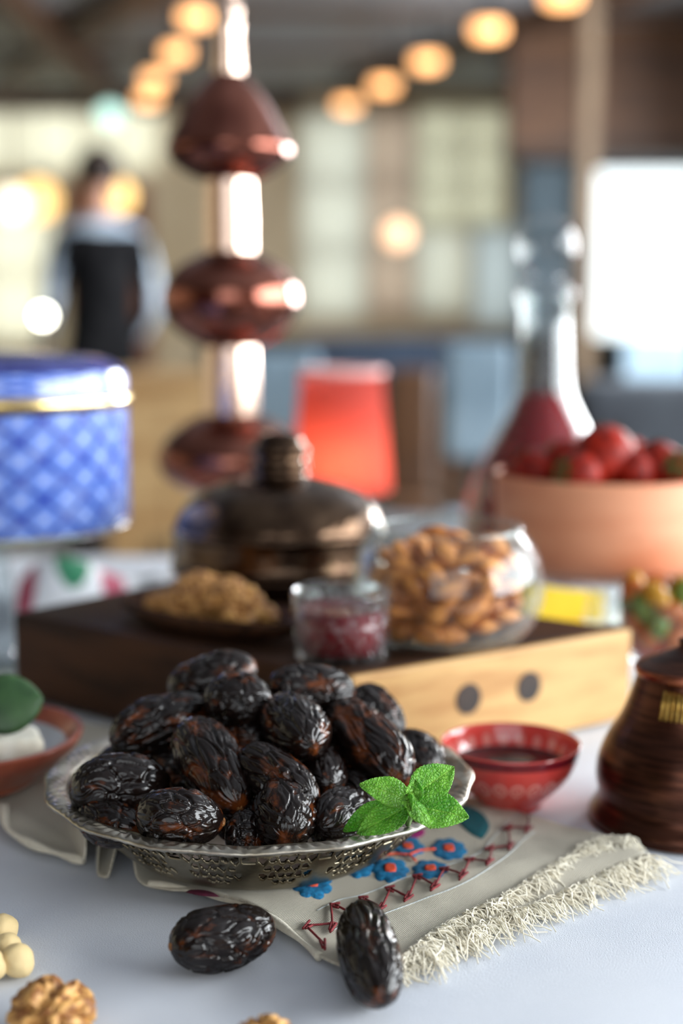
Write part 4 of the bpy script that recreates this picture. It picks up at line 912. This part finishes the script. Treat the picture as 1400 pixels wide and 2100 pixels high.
RT = (268 + 8) * dT / F; zt_ = P(100, 742, YT).z
tin = thing('cake_tin', 'round blue and white lattice patterned tin with a gold band', 'tin', (XT, YT, zs))
bt = NT('blue_lattice'); u, v = bt.uv(); U = bt.math('MULTIPLY', u, 19.0); Vv = bt.math('MULTIPLY', v, 3.2)
a = bt.math('FRACT', bt.math('ADD', U, Vv)); b_ = bt.math('FRACT', bt.math('SUBTRACT', U, Vv))
ea = bt.math('ABSOLUTE', bt.math('SUBTRACT', a, 0.5)); eb = bt.math('ABSOLUTE', bt.math('SUBTRACT', b_, 0.5)); mx = bt.math('MAXIMUM', ea, eb); sm = bt.math('ADD', ea, eb)
line_ = bt.ramp(mx, 0.40, 0.46); star = bt.ramp(sm, 0.74, 0.84); cen = bt.ramp(sm, 0.22, 0.08)
col = bt.mix(line_, rgb(98, 128, 206), rgb(20, 46, 140)); col = bt.mix(bt.math('MULTIPLY', cen, 0.6), col, rgb(200, 214, 244)); col = bt.mix(star, col, rgb(20, 44, 150)); col = bt.mix(bt.ramp(bt.noise(60, 3), 0.4, 0.8), col, bt.mix(0.3, col, rgb(190, 206, 240)))
bt.set(Base_Color=col, Roughness=0.22, Coat_Weight=0.4); m_tin = bt.m
hT = zt_ - zs; zb_ = P(100, 835, YT - RT).z - zs
lathe('tin_body', [(0.0, 0.0), (RT - 0.002, 0.0)], m_tin, tin, 96)
lathe('tin_wall', [(RT - 0.002, 0.0), (RT, 0.003), (RT, zb_ - 0.006)], m_tin, tin, 96)
lathe('gold_band', [(RT - 0.001, zb_ - 0.007), (RT + 0.0018, zb_ - 0.006), (RT + 0.0022, zb_ + 0.004), (RT - 0.001, zb_ + 0.006)], M('pale_gold', rgb(236, 214, 160), rgb(214, 186, 124), 30, 0.22, 1.0), tin, 96)
m_navytin = M('navy_lid', rgb(38, 44, 108), rgb(60, 66, 130), 40, 0.25, Coat_Weight=0.4)
lid = lathe('lid', [(RT - 0.0005, zb_ + 0.005), (RT - 0.0005, hT - 0.012), (RT - 0.003, hT - 0.006)], m_tin, tin, 96)
lathe('lid_top', [(RT - 0.003, hT - 0.006), (RT - 0.008, hT - 0.002), (RT * 0.8, hT + 0.004), (RT * 0.4, hT + 0.008), (0.0, hT + 0.009)], m_navytin, lid, 96, 2)

# floral cloth behind block
fc = NT('floral_cotton'); base = rgb(228, 230, 232)
def blob(loc, rx, ry):
    tcx = fc.n('ShaderNodeTexCoord'); mp = fc.n('ShaderNodeMapping'); mp.vector_type = 'POINT'; mp.inputs['Location'].default_value = (-loc[0] / rx, -loc[1] / ry, 0); mp.inputs['Scale'].default_value = (1 / rx, 1 / ry, 0); fc.l(tcx.outputs['UV'], mp.inputs[0])
    ln = fc.n('ShaderNodeVectorMath', operation='LENGTH'); fc.l(mp.outputs[0], ln.inputs[0]); return fc.ramp(ln.outputs['Value'], 1.05, 0.9)
cc = base
for loc, rx, ry, c in [((0.30, 0.45), .10, .28, rgb(40, 120, 84)), ((0.52, 0.4), .07, .35, rgb(176, 84, 104)), ((0.05, 0.3), .06, .3, rgb(190, 90, 110)), ((0.72, 0.7), .08, .2, rgb(60, 96, 70)), ((0.5, 0.85), .2, .1, rgb(40, 70, 50)), ((0.9, 0.3), .05, .2, rgb(200, 90, 100))]: cc = fc.mix(blob(loc, rx, ry), cc, c)
fc.set(Base_Color=cc, Roughness=0.9); m_floral = fc.m
a = G(50, 1222, 0.0); b = G(330, 1150, 0.0); vs = []; uv = []; n1, n2 = 40, 16
A0 = Vector((-0.285, 1.215, 0)); dx = Vector((0.16, 0.05, 0)); dy = Vector((-0.03, 0.17, 0))
for j in range(n2 + 1):
    for i in range(n1 + 1):
        uu, vv = i / n1, j / n2; q = A0 + dx * uu + dy * vv; z = 0.004 + 0.046 * math.sin(math.pi * min(1, vv * 1.0)) ** 0.8 * (0.7 + 0.3 * math.sin(uu * 7)) * ss(1 - uu, 0, 0.25) * ss(uu + .2, 0, .3)
        vs.append((q.x, q.y, z)); uv.append((uu, vv))
fl = tag(link('floral_cloth', mesh('floral_cloth', vs, [(j * (n1 + 1) + i, j * (n1 + 1) + i + 1, (j + 1) * (n1 + 1) + i + 1, (j + 1) * (n1 + 1) + i) for j in range(n2) for i in range(n1)], uv), m_floral), 'crumpled white cloth with green and pink flowers behind the block', 'cloth')
fl.modifiers.new('s', 'SOLIDIFY').thickness = 0.0015

# ------------------------------------------------------------------ copper tower
cp = NT('polished_copper'); cp.set(Base_Color=cp.mix(cp.ramp(cp.noise(14, 3), 0.3, 0.75), rgb(156, 100, 84), rgb(112, 66, 56)), Metallic=1.0, Roughness=0.16); m_copper = cp.m
cp2 = NT('pale_copper'); cp2.set(Base_Color=cp2.mix(cp2.noise(10, 2), rgb(240, 214, 196), rgb(226, 190, 168)), Metallic=1.0, Roughness=0.2); m_copper2 = cp2.m  # bright reflections of the stems put into a paler base colour
YC = 1.40; dC = YC * _cp - 0.02; SC = dC / F; xC = P(473, 700, YC).x
tower = thing('copper_finial', 'tall copper finial of stacked bulbs rising behind the bronze dish', 'ornament', (xC, YC, 0))
def tz(py): return P(473, py, YC).z
def tp_(lst): return [(hw * SC, tz(py)) for hw, py in lst]
def flute(n, amp): return lambda th, r, z: (r * (1 + amp * (abs(math.cos(n * th / 2)) - 0.6) * ss(r, 0.03, 0.06)), z)
lathe('base', [(0.0, 0.0), (0.075, 0.0), (0.078, 0.004), (0.07, 0.012), (0.04, 0.02), (0.028, 0.04)] + tp_([(52, 1030), (60, 1008)]), m_copper, tower, 72, 2)
lathe('bulb', tp_([(58, 1012), (100, 1002), (135, 982), (152, 958), (156, 938), (146, 910), (120, 882), (88, 862), (66, 853), (56, 848)]), m_copper, tower, 120, 3, flute(12, 0.010))
lathe('stem', tp_([(56, 850), (57, 780), (54, 708)]), m_copper2, tower, 64)
lathe('bulb', tp_([(54, 712), (75, 703), (108, 682), (132, 655), (142, 622), (138, 588), (118, 556), (86, 533), (60, 521), (52, 516)]), m_copper, tower, 120, 3, flute(12, 0.010))
lathe('stem', tp_([(52, 520), (52, 450), (49, 368)]), m_copper2, tower, 64)
lathe('bulb', tp_([(48, 372), (75, 362), (112, 338), (128, 312), (122, 288), (100, 245), (78, 205), (52, 172), (32, 152)]), m_copper, tower, 120, 3, flute(12, 0.02))
lathe('spire', tp_([(31, 156), (29, 100), (27, 55), (30, 48), (27, 40), (26, 30), (30, 22), (26, 14), (22, -40), (16, -140), (20, -160), (12, -180), (0, -240)]), m_copper2, tower, 48, 2)

# ------------------------------------------------------------------ small red table lamp on a farther table
YL = 1.95; pz = P(700, 1090, YL).z
tt = thing('side_table', 'low dark table carrying the red lamp', 'table', (0.02, YL, FZ)); zt2 = pz - FZ
lathe('tabletop', [(0.0, zt2 - 0.025), (0.20, zt2 - 0.025), (0.205, zt2 - 0.012), (0.20, zt2), (0.0, zt2)], m_charcoal, tt, 48)
lathe('pedestal', [(0.0, 0.0), (0.18, 0.0), (0.18, 0.015), (0.03, 0.03), (0.025, zt2 - 0.026), (0.0, zt2 - 0.0255)], m_black, tt, 32)
lp = thing('table_lamp', 'small table lamp with a glowing red tapered shade', 'lamp', (P(700, 880, YL).x, YL, pz)); dl = YL * _cp / F
zb2, zt3 = P(700, 1002, YL).z - pz, P(700, 762, YL).z - pz
sh = NT('red_lampshade'); sh.t.nodes.remove(sh.b); d_ = sh.n('ShaderNodeBsdfDiffuse'); tr_ = sh.n('ShaderNodeBsdfTranslucent'); cs = sh.mix(sh.noise(40, 3), rgb(190, 92, 84), rgb(178, 80, 74)); sh.l(cs, d_.inputs[0]); sh.l(cs, tr_.inputs[0]); mxs = sh.n('ShaderNodeMixShader'); mxs.inputs[0].default_value = 0.55; sh.l(d_.outputs[0], mxs.inputs[1]); sh.l(tr_.outputs[0], mxs.inputs[2]); sh.l(mxs.outputs[0], sh.out.inputs[0])
lathe('lamp_shade', [(103 * dl, zb2), (84 * dl, zt3)], sh.m, lp, 64)
MB().tube([(84 * dl * math.cos(k * math.pi / 24), 84 * dl * math.sin(k * math.pi / 24), zt3) for k in range(49)], 0.0045, 8).build('shade_rim', M('pale_pink_trim', rgb(240, 196, 190), rgb(226, 176, 170), 8, 0.7), lp, True)
lathe('base', [(0.0, 0.0), (0.045, 0.0), (0.045, 0.006), (0.012, 0.014), (0.007, zb2 + 0.04), (0.0, zb2 + 0.041)], m_gold, lp, 32)
lathe('bulb', [(0.0, zb2 + 0.041), (0.012, zb2 + 0.05), (0.014, zb2 + 0.062), (0.0, zb2 + 0.076)], emit('lamp_bulb', (1.0, 0.7, 0.4), 14), lp, 20, 3)
ll = bpy.data.lights.new('table_lamp_light', 'POINT'); ll.energy = 0.55; ll.color = (1.0, 0.55, 0.28); ll.shadow_soft_size = 0.02
lo_ = bpy.data.objects.new('table_lamp_light', ll); COL.objects.link(lo_); lo_.location = (lp.location.x, YL, pz + zb2 + 0.035)
lo_.location.y -= 0.025

# ------------------------------------------------------------------ decanter
m_dec = clear_glass('decanter_glass', (0.95, 0.97, 0.97), 0.9, 0.04)
YD = 1.42; xD = P(1113, 900, YD).x; SD = YD * _cp / F
dec = thing('decanter', 'glass decanter of red juice with a ball stopper', 'decanter', (xD, YD, 0))
def dp(l): return [(hw * SD, max(0.0, P(1113, py, YD).z)) for hw, py in l]
lathe('glass_wall', [(0.0, 0.0), (0.070, 0.0), (0.080, 0.006)] + dp([(168, 1110), (160, 1040), (140, 975), (108, 905), (78, 850), (60, 810), (53, 770), (50, 700), (48, 650), (56, 618), (58, 600), (50, 598)]) + [(0.0205, 0.2), (0.022, 0.19)][:0] + dp([(45, 655), (46, 700), (48, 770), (54, 808), (72, 852), (102, 908), (134, 976), (154, 1042), (161, 1110)]) + [(0.070, 0.008), (0.0, 0.006)], m_dec, dec, 72, 2)
jm = NT('red_juice'); jm.set(Base_Color=jm.mix(jm.noise(8, 2), rgb(140, 8, 20), rgb(108, 5, 14)), Roughness=0.15, Specular_IOR_Level=0.2, IOR=1.33); m_juice = jm.m
lathe('juice', [(0.0, 0.0065), (0.069, 0.009)] + dp([(159, 1108), (152, 1042), (132, 978), (100, 910), (70, 856), (53, 812), (52, 809), (0, 808)]), m_juice, dec, 64)
pst = P(1124, 505, YD).z
st = lathe('stopper', dp([(0, 640), (36, 640), (40, 610), (42, 598), (56, 594), (54, 586), (34, 578), (28, 566), (44, 548), (56, 525), (58, 500), (50, 470), (32, 450), (0, 440)]), m_dec, dec, 48, 2)

# ------------------------------------------------------------------ strawberry bowl on glass stand
YS = 1.14; xS = P(1236, 1080, YS).x; zsb = P(1236, 1188, YS - 0.06).z; SS = (YS * _cp) / F
cake_stand('cake_stand', 'clear glass pedestal under the terracotta bowl of strawberries', xS, YS, zsb, 0.088, 0.026)
m_pinkclay = M('pink_clay', rgb(238, 166, 126), rgb(220, 140, 100), 7, 0.55, stretch=(1, 1, 3), bump=(30, 0.12, 0.001))
sb = thing('strawberry_bowl', 'deep pinkish terracotta bowl of strawberries on the glass stand', 'bowl', (xS, YS, zsb)); hb = P(1236, 992, YS - 0.05).z - zsb; RB = 228 * SS
lathe('bowl_wall', [(0.0, 0.0), (RB * 0.70, 0.0), (RB * 0.84, 0.004), (RB * 0.93, 0.014), (RB * 0.98, 0.035), (RB, hb), (RB * 0.985, hb + 0.002), (RB * 0.955, hb), (RB * 0.93, 0.035), (RB * 0.86, 0.014), (0.0, 0.008)], m_pinkclay, sb, 96, 3)
m_berry = M('strawberry_red', rgb(170, 36, 12), rgb(100, 16, 8), 2.5, 0.5, Specular_IOR_Level=0.25)
m_green = M('calyx_green', rgb(70, 110, 40), rgb(44, 80, 28), 80, 0.6)
def berry_mesh():
    vs, fs = ico(4); out = []
    for q in vs:
        w = (1 - 0.32 * max(0, -q.z) ** 1.5) * (1.0 if q.z < 0.5 else 1 - 0.2 * (q.z - .5)); ph = math.sin(q.z * 22) * math.sin(math.atan2(q.y, q.x) * 9 + q.z * 11)
        out.append((q.x * w * (1 + 0.02 * ph), q.y * w * (1 + 0.02 * ph), q.z * 1.15))
    me = mesh('strawberry', out, fs); me.polygons.foreach_set('use_smooth', [True] * len(me.polygons)); me.materials.append(m_berry); return me
BMe = berry_mesh()
cv = []; cf = []
for k in range(7):
    a = 2 * math.pi * k / 7; n0 = len(cv); d_ = Vector((math.cos(a), math.sin(a), 0)); s_ = Vector((-d_.y, d_.x, 0))
    cv += [d_ * .05 + Vector((0, 0, 1.13)), d_ * 0.35 + s_ * 0.16 + Vector((0, 0, 1.12)), d_ * 0.8 + Vector((0, 0, 1.0)), d_ * 0.35 - s_ * 0.16 + Vector((0, 0, 1.12))]; cf.append((n0, n0 + 1, n0 + 2, n0 + 3))
CMe = mesh('calyx', cv, cf); CMe.materials.append(m_green)
zb3 = zsb + hb
bl = [(1238, 936, 1.10, .026, 'largest bright strawberry rising above the bowl rim'), (1352, 962, 1.10, .021, 'bright strawberry near the cut-off side of the bowl'), (1165, 946, 1.12, .019, 'dark strawberry heaped nearest the decanter'), (1100, 968, 1.12, .019, 'low dark strawberry at the bowl rim beside the decanter'), (1298, 968, 1.09, .018, 'orange-tinged strawberry between the two bright ones'), (1190, 975, 1.08, .019, 'small strawberry in front below the largest one'), (1400, 975, 1.09, .02, 'strawberry at the very edge of the picture'), (1290, 950, 1.16, .022, 'strawberry at the back of the bowl behind the largest'), (1180, 960, 1.17, .021, 'shaded strawberry at the far rim of the bowl'), (1060, 985, 1.14, .017, 'strawberry sunk at the bowl edge closest to the jar of almonds')]
for i, (px, py, Y, r, lb) in enumerate(bl):
    o = bpy.data.objects.new('strawberry', BMe); COL.objects.link(o); o.location = P(px, py, Y); o.scale = (r * 0.92,) * 3; o.rotation_euler = (-0.9 + 0.5 * math.sin(i * 2.1), 0.6 * math.cos(i * 1.7), i * 0.4); tag(o, lb, 'strawberry', 'strawberries in the terracotta bowl')
    c = bpy.data.objects.new('calyx', CMe); COL.objects.link(c); c.parent = o
for i in range(8):
    a = i * 0.785; o = bpy.data.objects.new('strawberry', BMe); COL.objects.link(o); o.location = (xS + 0.052 * math.cos(a), YS + 0.052 * math.sin(a), zsb + hb - 0.026); o.scale = (.0175,) * 3; o.rotation_euler = (i, 1.1 * i, 2 * i); tag(o, 'strawberry lying in the lower layer of the terracotta bowl', 'strawberry', 'strawberries lower in the bowl')

# yellow packet and fruit bowl behind the block
m_yel = M('yellow_print', rgb(238, 204, 30), rgb(232, 190, 10), 20, 0.5); m_cr = M('pale_print', rgb(240, 232, 190), rgb(230, 216, 150), 20, 0.5)
q = P(1150, 1262, 1.27); yb = thing('yellow_box', 'bright yellow carton behind the serving block', 'box', (q.x, 1.27, 0), 0.25)
ztop = P(1150, 1165, 1.27).z
box('carton', (-0.040, -0.018, 0.0), (0.034, 0.018, max(0.05, ztop)), m_yel, yb, 0.002)
box('lid_flap', (-0.0405, -0.0185, max(0.05, ztop) - 0.006), (0.0345, 0.0185, max(0.05, ztop) + 0.001), m_cr, yb, 0.001)
fq = P(1356, 1290, 1.03); fb = thing('fruit_bowl', 'glass bowl of cut orange, green and red fruit behind the jug', 'bowl', (fq.x, 1.03, 0.0)); SF = 1.03 / F
zr = P(1356, 1225, 1.03).z
lathe('bowl_wall', [(0.0, 0.0), (0.022, 0.0), (0.024, 0.004), (0.012, 0.010), (0.012, 0.016), (0.026, 0.024), (0.039, 0.045), (0.042, zr), (0.0405, zr), (0.037, 0.046), (0.024, 0.027), (0.0, 0.022)], m_glass, fb, 64, 3)
fm = [M('orange_fruit', rgb(196, 104, 22), rgb(160, 76, 14), 60, 0.3), M('green_fruit', rgb(110, 130, 40), rgb(80, 100, 26), 60, 0.3), M('red_fruit', rgb(190, 50, 22), rgb(150, 30, 16), 60, 0.3), M('yellow_fruit', rgb(190, 140, 36), rgb(170, 116, 24), 60, 0.3)]
fnm = ['orange', 'green', 'red', 'yellow']; sv, sf = ico(3); FMe = []
for k in range(4):
    me = mesh('fruit_piece', [(x.x * (1 - .25 * x.z), x.y * 0.8, x.z * 0.7 * (1 + .15 * x.x)) for x in sv], sf); me.polygons.foreach_set('use_smooth', [True] * len(me.polygons)); me.materials.append(fm[k]); FMe.append(me)
rf = random.Random(9); n = 0
for lev in range(5):
    z = 0.032 + lev * 0.0105; rad = 0.014 if lev == 0 else 0.023
    for k in range(4 if lev == 0 else 7):
        a = 2 * math.pi * k / (4 if lev == 0 else 7) + lev * 0.4; c = (2 if lev == 0 else rf.choice([0, 0, 2, 1]) if lev < 3 else rf.choice([0, 1, 3, 3]))
        o = bpy.data.objects.new('fruit_piece', FMe[c]); COL.objects.link(o); o.location = (fq.x + rad * math.cos(a), 1.03 + rad * math.sin(a), z); o.scale = (.0115,) * 3; o.rotation_euler = (n, n * 2, n * 3); n += 1
        tag(o, '%s piece of fruit inside the glass bowl behind the jug' % fnm[c], 'fruit', '%s fruit in the glass bowl' % fnm[c])
